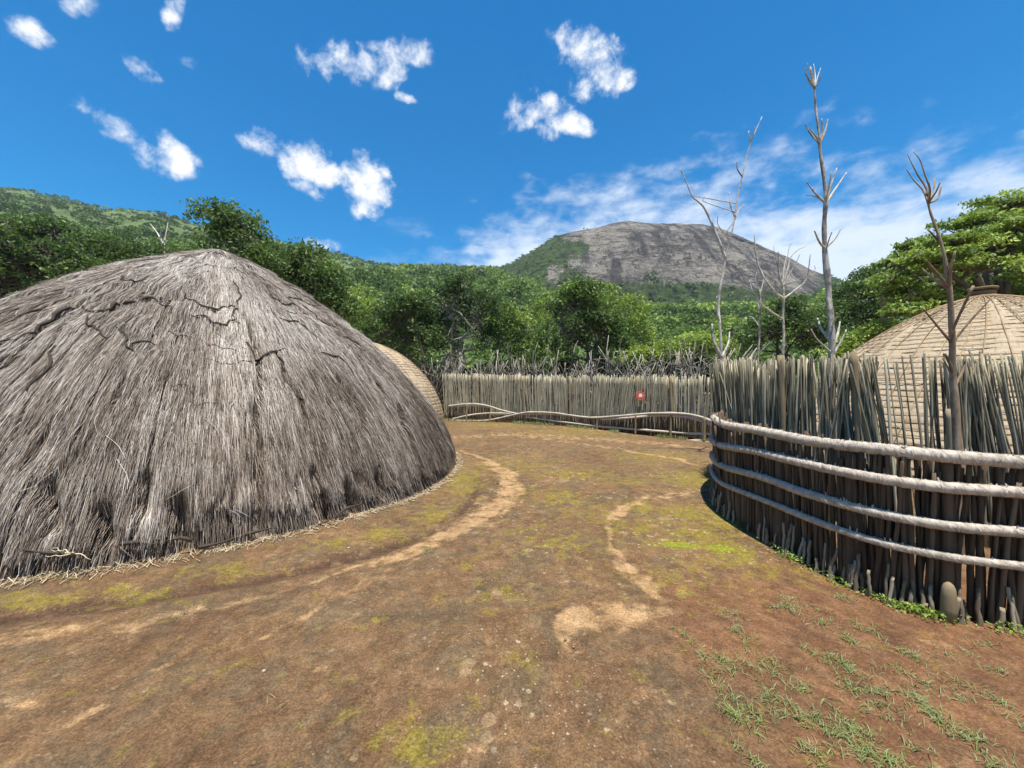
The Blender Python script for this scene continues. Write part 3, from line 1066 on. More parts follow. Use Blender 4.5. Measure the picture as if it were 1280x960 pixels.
# under layer seen below the hem
n = 22000
thv = rng.uniform(-np.pi, np.pi, n)
s0 = rng.uniform(.80, .955, n)
Lr = rng.uniform(.3, .7, n)
Lr = np.minimum(Lr, (1.0 - s0) * dome.L + .03)
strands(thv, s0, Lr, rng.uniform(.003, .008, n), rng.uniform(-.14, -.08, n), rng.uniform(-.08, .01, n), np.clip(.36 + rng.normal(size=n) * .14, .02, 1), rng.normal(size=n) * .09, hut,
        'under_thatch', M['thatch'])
# stray stalks standing off the surface
n = 500
thv = rng.uniform(-np.pi, np.pi, n)
s0 = rng.uniform(.03, .97, n)
Lr = rng.uniform(.10, .34, n)
ls_ = strands(thv, s0, Lr, rng.uniform(.004, .008, n), rng.uniform(0, .02, n), rng.uniform(.02, .05, n), np.clip(.70 + rng.normal(size=n) * .15, .02, 1), rng.normal(size=n) * .9, hut,
        'loose_stalks', M['thatch'], curl=.06)
ls_['kind'] = 'stuff'
# tuft at the very top
n = 700
thv = rng.uniform(-np.pi, np.pi, n)
s0 = rng.uniform(.0, .02, n)
strands(thv, s0, rng.uniform(.25, .75, n), rng.uniform(.008, .014, n), rng.uniform(.0, .05, n), rng.uniform(0, .03, n), np.clip(.5 + rng.normal(size=n) * .15, .02, 1), rng.normal(size=n) * .2, hut,
        'top_tuft', M['thatch'])


def surf_line(pts, lift=.015, step=.06, dm=dome, offf=hut_off, jag=.0, seed=0):
    P2 = resample(np.array(pts), step / 4.0 if False else .02)
    a, s_ = P2[:, 0], P2[:, 1]
    if jag:
        a = a + (fbm(np.arange(len(a)) * .35, 0 * a + seed, 161 + seed, 3) - .5) * jag / 4
        s_ = s_ + (fbm(np.arange(len(a)) * .35 + 40, 0 * a + seed, 163 + seed, 3) - .5) * jag / dm.L
    return dm.P(a, s_, offf(a, s_) + lift)


SHADE_CORDS = [[(0, 462), (30, 436), (62, 408), (95, 386), (128, 378)], [(96, 384), (130, 392), (160, 383), (200, 377), (236, 375)], [(236, 375), (262, 384), (292, 383)],
         [(150, 420), (163, 445), (170, 430), (196, 428)], [(308, 426), (322, 446), (352, 441)], [(345, 436), (357, 460), (360, 480), (378, 505)],
         [(330, 356), (345, 378), (368, 384), (385, 395)], [(290, 352), (302, 372), (288, 392), (300, 405)], [(380, 385), (400, 400), (428, 424)], [(350, 400), (376, 410), (392, 425)],
         [(190, 350), (170, 360), (150, 352), (120, 372)], [(20, 400), (60, 385), (90, 370)], [(10, 430), (40, 415), (60, 412)], [(110, 402), (130, 415), (138, 428)],
         [(245, 395), (275, 405), (300, 400)], [(395, 440), (420, 452), (436, 470)], [(355, 372), (372, 372), (392, 380)], [(420, 420), (440, 432), (452, 446)], [(70, 440), (60, 470), (40, 490)]]
for ci, pts in enumerate(SHADE_CORDS):  # dark tubes stand for shadow steps at thatch layer ends and net remains
    hp = [dome.hit(*p) for p in pts]
    P2 = resample(np.array([(a, s_) for a, s_ in hp]), .012)
    kk = np.arange(len(P2))
    a = P2[:, 0] + (fbm(kk * .33, 0 * kk + ci, 161, 3) - .5) * .05
    s_ = P2[:, 1] + (fbm(kk * .33 + 40, 0 * kk + ci, 163, 3) - .5) * .03
    P = dome.P(a, s_, hut_off(a, s_) + .020)
    r = (.007 + .011 * (1 - np.abs(np.linspace(-1, 1, len(P))))) * (1.25 if ci in (0, 1, 4) else .85)
    gq = Geo()
    gq.add(*tube(P - hb, r, 6, .5, ci), tint=.35)
    gq.build('shade_cord', M['shade_cord_pole'], hut)
# finer dark tubes for shadowed cracks and net remains, all over the upper part
for ci in range(60):
    th0_ = math.atan2(-HUT[1], -HUT[0]) + rng.uniform(-1.25, 1.9)
    s0_ = rng.uniform(.10, .62) if ci < 50 else rng.uniform(.62, .9)
    m_ = rng.integers(4, 8)
    dirn = rng.choice([0, 1, 1])
    da_ = np.cumsum(rng.normal(.09 if dirn else .0, .07, m_)) / 4 * rng.choice([-1, 1]) * 1.3
    ds_ = np.cumsum(rng.normal(.0 if dirn else .11, .07, m_)) / dome.L
    P2 = resample(np.stack([th0_ + da_, s0_ + ds_], 1), .012)
    kk = np.arange(len(P2))
    a = P2[:, 0] + (fbm(kk * .5, 0 * kk + ci, 165, 3) - .5) * .03
    s_ = np.clip(P2[:, 1] + (fbm(kk * .5 + 40, 0 * kk + ci, 167, 3) - .5) * .02, .02, .97)
    P = dome.P(a, s_, hut_off(a, s_) + .012)
    gq = Geo()
    gq.add(*tube(P - hb, rng.uniform(.004, .009) * (1.15 - np.abs(np.linspace(-1, 1, len(P))) ** 2), 5, .4, ci), tint=rng.uniform(.1, .7))
    gq.build('shade_cord', M['shade_cord_pole'], hut)
# twisted poles showing under the hem
POLES = [[(150, 680), (176, 677), (190, 680), (215, 674), (228, 672), (240, 676)], [(248, 684), (275, 678), (300, 670), (330, 662), (340, 660)], [(395, 657), (415, 647), (432, 636), (452, 630)], [(26, 686), (60, 690), (88, 692)]]
for ci, pts in enumerate(POLES):
    hp = [dome.hit(*p) for p in pts]
    P2 = resample(np.array(hp), .01)
    P = dome.P(P2[:, 0], P2[:, 1], .015 + .02 * np.sin(np.arange(len(P2)) * .5)) - hb
    gq = Geo()
    gq.add(*tube(P, .012 + .005 * np.sin(np.arange(len(P)) * .8 + ci), 7, .35, ci + 3), tint=.55)
    gq.build('hem_pole', M['shade_cord_pole'], hut)
# dead sprig caught in the thatch
P0 = dome.P(*dome.hit(100, 690)[:2], .10)
tw = Geo()
for q in range(5):
    d = unit(np.array([rng.normal() * .8 - .4, rng.normal() * .3 - .3, rng.normal() * .35 + .1]))
    Pq = P0 + d * np.linspace(0, rng.uniform(.10, .22), 6)[:, None] + rng.normal(size=(6, 3)) * .008
    tw.add(*tube(Pq - hb, np.linspace(.006, .002, 6), 5), tint=.8)
tw.build('dry_twigs', M['straw'], hut)


# straw litter round the foot of the hut
def litter(n, th_lo, th_hi, cx, cy, R, tint0, spread, Lm=.16):
    thv = rng.uniform(th_lo, th_hi, n)
    rr = R + np.abs(rng.normal(size=n)) * spread - .04
    x, y = cx + rr * np.cos(thv), cy + rr * np.sin(thv)
    L = rng.uniform(.04, Lm, n)
    a = thv + rng.normal(size=n) * .9
    dx, dy = np.cos(a), np.sin(a)
    z0 = ground_z(x, y) + .006 + rng.random(n) * .03 * np.exp(-(rr - R) / .08)
    z1 = ground_z(x + dx * L, y + dy * L) + .005 + rng.random(n) * .02
    wv = rng.uniform(.001, .0026, n)
    A = np.stack([x, y, z0], -1)
    B = np.stack([x + dx * L, y + dy * L, z1], -1)
    sd2 = np.stack([-dy, dx, rng.normal(size=n) * .5], -1) * wv[:, None]
    V = np.stack([A - sd2, A + sd2, B + sd2, B - sd2], 1).reshape(-1, 3)
    return V, np.arange(n * 4).reshape(n, 4), np.repeat(np.clip(tint0 + rng.normal(size=n) * .2, 0, 1), 4)


V, F, T = litter(7000, -np.pi, np.pi, HUT[0], HUT[1], HR + .02, .45, .06, .11)
st_o = obj('straw_litter', V, F, M['straw'], None, {'tint': T}, smooth=False)
tag(st_o, 'pale dry straw litter lying along the foot of the thatch', 'straw', kind='stuff')


# ------------------------------------------------------------------ woven mat huts
def woven_hut(name, label, c, R, H, pw, q, ribs, courses, knob=True, group=None):
    dm = Dome(c, R, H, pw, q)
    o = empty(name, (c[0], c[1], 0), label, 'hut', group)
    b = np.array([c[0], c[1], 0])
    th = np.linspace(-np.pi, np.pi, 240, endpoint=True)
    sv = np.linspace(0.0, 1, 150)
    TH, SV = np.meshgrid(th, sv, indexing='ij')
    # each mat course sags a little below the ring that ties it
    saw = (SV * courses) % 1.0
    off = .014 * saw + (fbm(TH * R * 1.5, SV * dm.L * 1.5, 171, 3) - .5) * .07 * sstep(SV, .02, .2) + (fbm(TH * R * 6, SV * dm.L * 5, 173, 2) - .5) * .02
    V = dm.P(TH, SV, off).reshape(-1, 3) - b
    n0, n1 = TH.shape
    i, j = np.meshgrid(np.arange(n0 - 1), np.arange(n1 - 1), indexing='ij')
    F = np.stack([i * n1 + j, i * n1 + j + 1, (i + 1) * n1 + j + 1, (i + 1) * n1 + j], -1).reshape(-1, 4)
    obj('straw_mat', V, F, M['mat'], o, {'ang': (TH * R).ravel(), 'arc': (SV * courses).ravel()})
    net = Geo()
    for k in range(1, courses):
        s_ = k / courses
        a = np.linspace(-np.pi, np.pi, 160)
        P = dm.P(a, np.full(160, s_) + (fbm(a * R * 1.2, 0 * a + k, 181, 2) - .5) * .012, .012 + .010 * fbm(a * 9, 0 * a + k, 183, 2)) - b
        net.add(*tube(P, .006, 5, 0, 0, False), tint=.30 + .2 * random.random())
    net.build('ring_cords', M['net'], o)
    net = Geo()
    for k in range(ribs):
        a0 = k / ribs * 2 * np.pi
        s_ = np.linspace(.02, .995, 70)
        for sg in (1,):
            a = a0 + .10 * np.sin(s_ * 4 + k) * sg * .4
            P = dm.P(a, s_, .030 + 0 * s_) - b
            net.add(*tube(P, .008, 5, 0, 0, False), tint=.55 + .3 * random.random())
    net.build('rib_cords', M['net'], o)
    if knob:
        kn = Geo()
        zt = H
        for r_, z_, h_ in ((.25, -.03, .11), (.19, .08, .10), (.22, .17, .06)):
            a = np.linspace(0, 2 * np.pi, 41)
            kn.add(*tube(np.stack([np.cos(a) * (r_ - h_ * .5), np.sin(a) * (r_ - h_ * .5), np.full(41, zt + z_)], -1), h_ * .55, 8, .15, 2, False), tint=.25)
        a = np.linspace(0, 2 * np.pi, 24, endpoint=False)
        Vd = np.concatenate([np.stack([np.cos(a) * .21, np.sin(a) * .21, np.full(24, zt + .20)], -1), [[0, 0, zt + .23]]])
        kn.add(Vd, np.stack([np.arange(24), (np.arange(24) + 1) % 24, np.full(24, 24)], -1), tint=.3)
        kn.build('top_knob', M['net'], o)
    return o, dm


m, nt, out = new_mat('straw_matting')
cx = nt.new('ShaderNodeCombineXYZ')
nt.l.new(nt.attr('ang'), cx.inputs[0])
nt.l.new(nt.attr('arc'), cx.inputs[1])
uv0 = cx.outputs[0]
wob_n = nt.noise(nt.mapping(uv0, (1.6, 1.0, 1)), 1.3, 4, .6, out='Color')
wsub = nt.new('ShaderNodeVectorMath', operation='MULTIPLY_ADD')
nt.l.new(wob_n, wsub.inputs[0])
wsub.inputs[1].default_value = (.16, .55, 0)
nt.l.new(uv0, wsub.inputs[2])
uv = wsub.outputs[0]
fib = nt.noise(nt.mapping(uv, (70, 3.0, 1)), 1.0, 4, .6, .3)
bl = nt.noise(nt.mapping(uv, (.9, .22, 1)), 1.6, 5, .6, .2)
br = nt.new('ShaderNodeTexBrick', offset=.5)
nt.l.new(nt.mapping(uv, (1.0, 1.0, 1)), br.inputs['Vector'])
br.inputs['Scale'].default_value = 1.0
br.inputs['Brick Width'].default_value = .30
br.inputs['Row Height'].default_value = 1.0
br.inputs['Mortar Size'].default_value = .028
br.inputs['Mortar Smooth'].default_value = .4
br.inputs['Color1'].default_value = (.62, .62, .62, 1)
br.inputs['Color2'].default_value = (.52, .52, .52, 1)
br.inputs['Mortar'].default_value = (.26, .26, .26, 1)
sc_ = nt.new('ShaderNodeSeparateColor')
nt.l.new(br.outputs[0], sc_.inputs[0])
f = nt.math('ADD', nt.math('MULTIPLY', fib, .55), nt.math('ADD', nt.math('MULTIPLY', bl, .35), nt.math('MULTIPLY', nt.math('SUBTRACT', sc_.outputs[0], .5), .35)))
c = nt.ramp(f, [(.10, (.11, .072, .040)), (.30, (.285, .215, .14)), (.5, (.40, .32, .22)), (.68, (.52, .435, .325))])
principled(nt, out, c, .85, .2, nt.bump(f, .7, .03))
M['mat'] = m
woven_hut('woven_hut', 'tan woven grass mat hut with a top knob behind the tall stick palisade', (9.8, 8.0), 3.98, 3.41, 1.566, 1.146, 44, 38, True, 'woven mat huts')
woven_hut('woven_hut', 'tan woven mat hut mostly hidden behind the big grey thatched hut', (-7.16, 17.0), 4.08, 3.52, 2.165, 1.55, 44, 38, True, 'woven mat huts')


# ------------------------------------------------------------------ sticks
def stick_mesh(seed, L=1.0, r=.02, sides=7, pointed=False):
    rs = np.random.default_rng(seed)
    k = 9
    z = np.linspace(0, L, k)
    P = np.zeros((k, 3))
    P[:, 2] = z
    P[:, 0] = np.cumsum(rs.normal(size=k)) * .006
    P[:, 1] = np.cumsum(rs.normal(size=k)) * .006
    P[:, :2] -= np.linspace(0, 1, k)[:, None] * P[-1, :2] * .5
    rr = r * np.linspace(1.08, .80, k) * (1 + rs.normal(size=k) * .06)
    if pointed:
        rr[-1] *= .5
    V, F = tube(P, rr, sides, .12, seed)
    V[-1, 2] += rs.uniform(-.01, .012)
    return V, F


def path_frame(path, step):
    P = resample(np.array(path, float), step)
    Tn = unit(np.gradient(P, axis=0))
    Nn = np.stack([-Tn[:, 1], Tn[:, 0]], -1)
    return P, Tn, Nn


VAR = {}
for key, matk in (('stake', 'stake'), ('stake_dark', 'stake_dark'), ('peg', 'peg')):
    VAR[key] = []
    for q in range(10):
        V, F = stick_mesh(q + (0 if key == 'stake' else 40))
        VAR[key].append((V, F, np_mesh('stake', V, F, M[matk], {'tint': np.full(len(V), (q * .37) % 1.0)})))


def rot_mat(tx, ty, rz):
    cz, sz = math.cos(rz), math.sin(rz)
    z = unit(np.array([tx, ty, 1.0]))
    x = unit(np.array([cz, sz, 0]) - z * np.dot([cz, sz, 0], z))
    y = np.cross(z, x)
    return np.stack([x, y, z], 1)


def plant_stakes(specs, key, parent, base, limit=100, rest_name='stakes'):
    """specs: (x, y, z, length, radius scale, lean x, lean y); the largest in view become parts"""
    def score(s):
        d = math.hypot(s[0], s[1])
        pxx = 640 + FP * s[0] / max(s[1], .3)
        return d + (0 if -20 < pxx < 1300 and s[1] > .5 else 100)
    order = sorted(range(len(specs)), key=lambda i: score(specs[i]))
    rest = Geo()
    first = None
    for rank, idx in enumerate(order):
        x, y, z, L, rs, tx, ty = specs[idx]
        V, F, me = VAR[key][idx % 10]
        Rm = rot_mat(tx, ty, (idx * 2.399) % 6.283)
        if rank < limit:
            from mathutils import Matrix
            if first is None:
                o = bpy.data.objects.new('stake', me)
                first = o
            else:
                o = first.copy()
                o.data = me
            mt = Matrix(Rm.tolist()).to_4x4() @ Matrix.Diagonal((rs, rs, L, 1))
            mt.translation = (x - base[0], y - base[1], z - base[2])
            link(o, parent)
            o.matrix_local = mt
        else:
            W = (V * np.array([rs, rs, L])) @ Rm.T + np.array([x - base[0], y - base[1], z - base[2]])
            rest.add(W, F, tint=(idx * .618) % 1.0)
    if rest.n:
        o = rest.build(rest_name, M[key], parent)
        o['kind'] = 'stuff'


# ---- low curved wall in front
WALL = [(8.5, 2.75), (6.5, 2.42), (5.0, 2.40), (4.1, 2.44), (3.45, 2.56), (3.05, 2.70), (2.82, 2.94), (2.70, 3.30), (2.64, 3.72), (2.60, 4.2), (2.63, 4.7), (2.76, 5.15), (3.05, 5.75), (3.6, 6.4), (4.3, 6.9)]
wb_ = np.array([2.7, 4.0, 0.0])
wall = empty('low_fence', tuple(wb_), 'low curving fence of dark sticks bound with four thick pale grass rails', 'fence')
P, Tn, Nn = path_frame(WALL, .023)
side = np.sign(np.sum(Nn * (np.array([5.5, 4.8]) - P), 1))[:, None]
Nn = Nn * side                 # points to the inside of the enclosure
specs = []
for k in range(len(P)):
    for lay in (0, 1):
        if lay == 1 and rng.random() < .12:
            continue
        if lay == 0 and rng.random() < .05:
            continue
        q = P[k] + Nn[k] * (.03 + .045 * lay + rng.normal() * .008) + Tn[k] * rng.normal() * .012
        z = float(ground_z(q[0], q[1])) - .05
        lean = -Nn[k] * rng.normal(.02, .025) + Tn[k] * rng.normal() * .045
        specs.append((q[0], q[1], z, rng.uniform(1.02, 1.24), rng.uniform(.5, .95), lean[0], lean[1]))
# short splayed pegs along the foot
pegs = []
for k in range(0, len(P), 1):
    if rng.random() < .55 * (1 if P[k][1] < 3.9 else .5):
        q = P[k] - Nn[k] * rng.uniform(.02, .09)
        z = float(ground_z(q[0], q[1])) - .04
        lean = Nn[k] * rng.uniform(.04, .22) + Tn[k] * rng.normal() * .08
        pegs.append((q[0], q[1], z, rng.uniform(.10, .34), rng.uniform(.45, .85), lean[0], lean[1]))
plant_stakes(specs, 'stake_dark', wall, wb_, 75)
plant_stakes(pegs, 'peg', wall, wb_, 25, 'pegs')
for (px, py, r, hh) in ((1190, 769, .034, 1.10), (1059, 726, .05, 1.1), (962, 682, .045, 1.15), (898, 640, .045, 1.1)):
    gx_, gy_ = gr(px, py)
    i_ = np.argmin(np.hypot(P[:, 0] - gx_, P[:, 1] - gy_))
    q = P[i_] - Nn[i_] * (-.03)
    gq = Geo()
    z = np.linspace(-.05, hh, 14)
    Pq = np.stack([q[0] + .006 * np.sin(z * 5), q[1] + .005 * np.cos(z * 4), z], -1) - wb_
    gq.add(*tube(Pq, r * np.linspace(1.05, .9, 14), 10, .12, i_), tint=.4)
    gq.build('post', M['stake_dark'], wall)
# round topped peg standing in front of the near post
gx_, gy_ = gr(1190, 772)
i_ = np.argmin(np.hypot(P[:, 0] - gx_, P[:, 1] - gy_))
q = P[i_] - Nn[i_] * .065
z = np.array([-.04, .05, .14, .19, .218, .232])
gq = Geo()
gq.add(*tube(np.stack([np.full(6, q[0]), np.full(6, q[1]), z], -1) - wb_, np.array([.042, .041, .040, .036, .025, .010]), 12, .08, 5), tint=.45)
gq.build('peg', M['post'], wall)
# rails
s_ = np.linspace(0, 1, len(P))
y_ = P[:, 1]
for ri, (zh, zl, r) in enumerate(((1.105, 1.10, .047), (.875, .815, .040), (.62, .56, .037), (.41, .355, .029))):
    Pr = resample(np.array(WALL), .014)
    Tr = unit(np.gradient(Pr, axis=0))
    Nr = np.stack([-Tr[:, 1], Tr[:, 0]], -1)
    Nr = Nr * np.sign(np.sum(Nr * (np.array([5.5, 4.8]) - Pr), 1))[:, None]
    wz = sstep(Pr[:, 1], 3.8, 5.2)
    kk = np.arange(len(Pr))
    z = zh + (zl - zh) * wz + (fbm(kk * .012, 0 * kk + ri * 3, 191 + ri, 3) - .5) * .05
    if ri == 0:
        z = z - .05 * sstep(Pr[:, 0], 3.1, 4.0)
    out_ = .035 + (fbm(kk * .01 + 9, 0 * kk + ri, 197 + ri, 2) - .5) * .03 - (.02 if ri == 0 else 0)
    C = np.stack([Pr[:, 0] - Nr[:, 0] * out_, Pr[:, 1] - Nr[:, 1] * out_, z], -1) - wb_
    sides = 16
    rad_ = r * (.93 + .10 * (fbm(kk * .03, 0 * kk + ri, 201, 3) - .5))
    V, Fq = tube(C, rad_, sides, 0, 0)
    nb_ = len(C) * sides
    ii = np.repeat(np.arange(len(C)), sides)
    jj = np.tile(np.arange(sides), len(C))
    ctr = np.repeat(C, sides, 0)
    dirv = (V[:nb_] - ctr)
    # wound grass cord: slanting ridges with rough straw between
    ph = ii * .95 + jj / sides * 6.283 * 1.0
    amp = 1 + .03 * np.sin(ph) + .10 * (vnoise(ii * .8, jj * .9, 211 + ri) - .5) + .08 * (vnoise(ii * .21, jj * .5, 213 + ri) - .5)
    V[:nb_] = ctr + dirv * amp[:, None]
    gq = Geo()
    tt_ = np.full(len(V), .55)
    tt_[:nb_] = .55 + .22 * np.sin(ph) * .5 + .30 * (vnoise(ii * .9, jj * .9, 217 + ri) - .5) + .35 * (vnoise(ii * .05, jj * .3, 219 + ri) - .5)
    gq.add(V, Fq, tint=np.clip(tt_, 0, 1))
    rail = gq.build('rail', M['rope'], wall)
    # straw wound round the rail
    n = 9000
    i0 = rng.integers(2, len(C) - 3, n)
    a0_ = rng.uniform(0, 6.283, n)
    kq = np.linspace(0, 1, 4)
    La = rng.uniform(.5, 1.5, n)
    tl = rng.normal(.9, .8, n)
    N3 = np.stack([-Nr[i0, 0], -Nr[i0, 1], np.zeros(n)], -1)
    T3 = np.stack([Tr[i0, 0], Tr[i0, 1], np.zeros(n)], -1)
    Z3 = np.array([0, 0, 1.0])
    A4 = a0_[:, None] + La[:, None] * kq
    lift = rad_[i0][:, None] * 1.02 + rng.uniform(-.001, .003, n)[:, None] + rng.uniform(0, .005, n)[:, None] * kq ** 2
    rad3 = N3[:, None] * np.cos(A4)[..., None] + Z3 * np.sin(A4)[..., None]
    Pq = C[i0][:, None] + rad3 * lift[..., None] + T3[:, None] * (tl[:, None] * .022 * kq)[..., None]
    wv = rng.uniform(.0012, .0026, n)[:, None, None] * (1 - .6 * kq)[None, :, None] * unit(T3[:, None] + rad3 * rng.normal(0, .4, n)[:, None, None])
    V = np.stack([Pq - wv, Pq + wv], 2).reshape(-1, 3)
    q_ = np.arange(n)[:, None] * 8 + np.arange(3) * 2
    Fq = np.stack([q_, q_ + 1, q_ + 3, q_ + 2], -1).reshape(-1, 4)
    obj('binding', V, Fq, M['rope'], rail, {'tint': np.repeat(np.clip(.80 + rng.normal(size=n) * .22, 0, 1), 8)}, True)
    # cut ends of the binding standing up along the rail
    n = int(len(C) * (.32 if ri < 3 else .12))
    pick = rng.integers(5, len(C) - 5, n)
    cl = vnoise(pick * .03, pick * 0 + ri, 223)
    pick = pick[cl > .42]
    n = len(pick)
    d = np.stack([-Nr[pick, 0] * rng.normal(0, .35, n), -Nr[pick, 1] * rng.normal(0, .35, n), np.ones(n)], -1)
    tr3 = np.stack([Tr[pick, 0], Tr[pick, 1], np.zeros(n)], -1)
    d = unit(d + tr3 * rng.normal(.35, .3, n)[:, None])
    A = C[pick] + d * (rad_[pick] * .95)[:, None]
    L = rng.uniform(.008, .032, n)
    B = A + d * L[:, None]
    wv = tr3 * rng.uniform(.003, .006, n)[:, None]
    V = np.stack([A - wv, A + wv, B + wv * .7, B - wv * .7], 1).reshape(-1, 3)
    ce_ = obj('cord_ends', V, np.arange(n * 4).reshape(n, 4), M['rope'], rail, {'tint': np.full(n * 4, .85)}, False)
    ce_['kind'] = 'stuff'

# ---- tall palisade behind it
PAL = [(9.0, 3.4), (7.5, 3.45), (6.2, 3.5), (5.3, 3.62), (4.6, 3.8), (4.05, 4.1), (3.72, 4.6), (3.55, 5.2), (3.42, 5.8), (3.40, 6.25), (3.62, 6.8), (4.2, 7.4), (5.0, 7.9)]
pb_ = np.array([4.0, 5.0, 0.0])
pal = empty('palisade', tuple(pb_), 'tall palisade of leaning grey sticks standing behind the low curving fence', 'fence')
P, Tn, Nn = path_frame(PAL, .016)
Nn = Nn * np.sign(np.sum(Nn * (np.array([6.5, 5.6]) - P), 1))[:, None]
specs = []
for k in range(len(P)):
    pxk = 640 + FP * P[k][0] / P[k][1]
    thin = .55 if 1128 < pxk < 1190 else (.08 if pxk >= 1190 else .03)
    for lay in range(3):
        if rng.random() < thin + .16 * lay:
            continue
        q = P[k] + Nn[k] * (.045 * lay + rng.normal() * .012) + Tn[k] * rng.normal() * .015
        z = float(ground_z(q[0], q[1])) - .05
        # leaning groups
        g1 = (vnoise(k * .032, lay * .3, 231) - .5) * .42 + rng.normal() * .05
        if pxk < 1010 and P[k][1] < 6.5:
            g1 = g1 * .4 + .07
        lean = Nn[k] * rng.normal(.03, .03) + Tn[k] * g1
        if rng.random() < .006:
            lean = lean + Tn[k] * rng.choice([-.35, .35])
        hh = (1.95 if P[k][1] > 5.5 else 1.91 if P[k][1] > 4.2 else 1.88) + .05
        hh = hh * (1 + .035 * (vnoise(k * .08, 3, 237) - .5)) + rng.normal() * .035
        if 942 < pxk < 960:
            hh -= .07
        specs.append((q[0], q[1], z, max(hh, 1.2), rng.uniform(.32, .68), lean[0], lean[1]))
plant_stakes(specs, 'stake', pal, pb_)
for (px, r, hh, tn) in ((975, .036, 1.98, .5), (1067, .034, 1.96, .55), (1182, .036, 1.35, .8)):
    i_ = np.argmin(np.abs(640 + FP * P[:, 0] / P[:, 1] - px) + (P[:, 1] > 6.3) * 500)
    gq = Geo()
    z = np.linspace(-.05, hh, 16)
    Pq = np.stack([P[i_, 0] + .02 * np.sin(z * 2), P[i_, 1] - .02 + .01 * np.cos(z * 3), z], -1) - pb_
    gq.add(*tube(Pq, r * np.linspace(1.05, .9, 16), 10, .2, i_), tint=tn)
    gq.build('post', M['post'], pal)

# ---- far palisade and the low fence before it
FB = [(-3.0, 17.0), (-1.4, 16.7), (.1, 16.0), (2.2, 14.5), (3.9, 12.4), (5.7, 10.7), (6.6, 10.0)]


def yb(px):
    return np.interp(px, [540, 559, 643, 712, 790, 890, 960], [17.2, 17, 16, 14.5, 12.4, 10.7, 10.0])


FPAL = [(x * 1.035 if i else x - .1, y * 1.035) for i, (x, y) in enumerate(FB)]
P, Tn, Nn = path_frame(FPAL, .034)
fb_ = np.array([1.5, 15.3, 0.0])
fpal = empty('palisade', tuple(fb_), 'long far palisade of thin upright sticks with a red round sign on it', 'fence')
gq = Geo()
L_ = np.linspace(0, 1, len(P))
for k in range(len(P)):
    for lay in range(2):
        if rng.random() < .10 + .1 * lay:
            continue
        V, F, _ = VAR['stake'][rng.integers(0, 10)]
        q = P[k] + Nn[k] * (.05 * lay + rng.normal() * .015)
        top_px = np.interp(L_[k], [0, .35, .55, 1], [467.5, 470, 471, 471.5])
        hh = 1.6 + (HZ - top_px) / FP * P[k, 1] + .06
        hh = hh * (1 + .03 * (vnoise(k * .1, 0, 241) - .5)) + rng.normal() * .05
        g1 = (vnoise(k * .05, 1, 243) - .5) * .22 + rng.normal() * .035
        if L_[k] > .55:
            g1 += .07
        lean = Tn[k] * g1 + Nn[k] * rng.normal() * .02
        W = (V * np.array([rng.uniform(.6, 1.15)] * 2 + [hh])) @ rot_mat(lean[0], lean[1], rng.random() * 6).T + np.array([q[0], q[1], -.06]) - fb_
        gq.add(W, F, tint=rng.random() * .72)
gq.build('stick_panel', M['stake'], fpal)
for px in (598, 655, 712, 797, 838):
    i_ = np.argmin(np.abs(640 + FP * P[:, 0] / P[:, 1] - px))
    hh = 1.6 + (HZ - 470) / FP * P[i_, 1]
    gq = Geo()
    z = np.linspace(-.05, hh, 10)
    q = P[i_] - np.array([0, .06])
    gq.add(*tube(np.stack([q[0] + .015 * np.sin(z * 3), q[1] + 0 * z, z], -1) - fb_, .045, 8, .2, int(px)), tint=.7)
    gq.build('post', M['post'], fpal)

lf_b = np.array([1.5, 14.8, 0.0])
lf = empty('low_fence', tuple(lf_b), 'long low fence of wavy pale rails in front of the far palisade', 'fence')
FR = [[(561, 507.5), (584, 505), (606, 506.5), (628, 513), (650, 517.5), (672, 517)],
      [(566, 523.5), (590, 518.5), (612, 516.5), (640, 517)],
      [(562, 525.5), (596, 526), (615, 524.5), (640, 519), (660, 515.5), (690, 516), (712, 519), (740, 522), (775, 520), (812, 517), (850, 517), (875, 521), (900, 531)],
      [(657, 521), (700, 527), (750, 533), (800, 537), (850, 541), (905, 543)],
      [(752, 524.5), (790, 522), (820, 519.5), (850, 520), (872, 524.5), (902, 536)],
      [(838, 549), (862, 551), (885, 553), (905, 556)],
      [(850, 553), (870, 550), (905, 552)]]
for ri, pts in enumerate(FR):
    C = resample(np.array([at(px, py, yb(px) - .08 - .02 * (ri % 3)) for px, py in pts]), .05) - lf_b
    kk = np.arange(len(C))
    gq = Geo()
    gq.add(*tube(C, (.035 if ri < 5 else .03) * (1 + .25 * (fbm(kk * .2, 0 * kk + ri, 251, 2) - .5)), 9, .25, ri), tint=.6)
    gq.build('rail', M['rope'], lf)
gq = Geo()
pxs_ = []
Pl = resample(np.array(FB), .04)
for k in range(len(Pl)):
    px = 640 + FP * Pl[k, 0] / Pl[k, 1]
    if px < 560 or px > 930:
        continue
    ytop = np.interp(px, [561, 584, 606, 628, 650, 680, 712, 740, 775, 812, 850, 875, 900], [508, 506, 507, 513, 518, 517, 519, 522, 521, 518, 518, 522, 531])
    if 612 < px < 650:
        ytop = max(ytop, 518)
    hh = 1.6 + (HZ - ytop) / FP * Pl[k, 1]
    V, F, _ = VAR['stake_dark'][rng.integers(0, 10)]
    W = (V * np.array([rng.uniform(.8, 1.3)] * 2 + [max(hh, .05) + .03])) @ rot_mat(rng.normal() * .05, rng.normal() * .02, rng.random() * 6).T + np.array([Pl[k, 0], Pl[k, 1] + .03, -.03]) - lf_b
    gq.add(W, F, tint=rng.random() * .25)  # low tint: shade below the far rails put into the colour
gq.build('stick_panel', M['stake_dark'], lf)
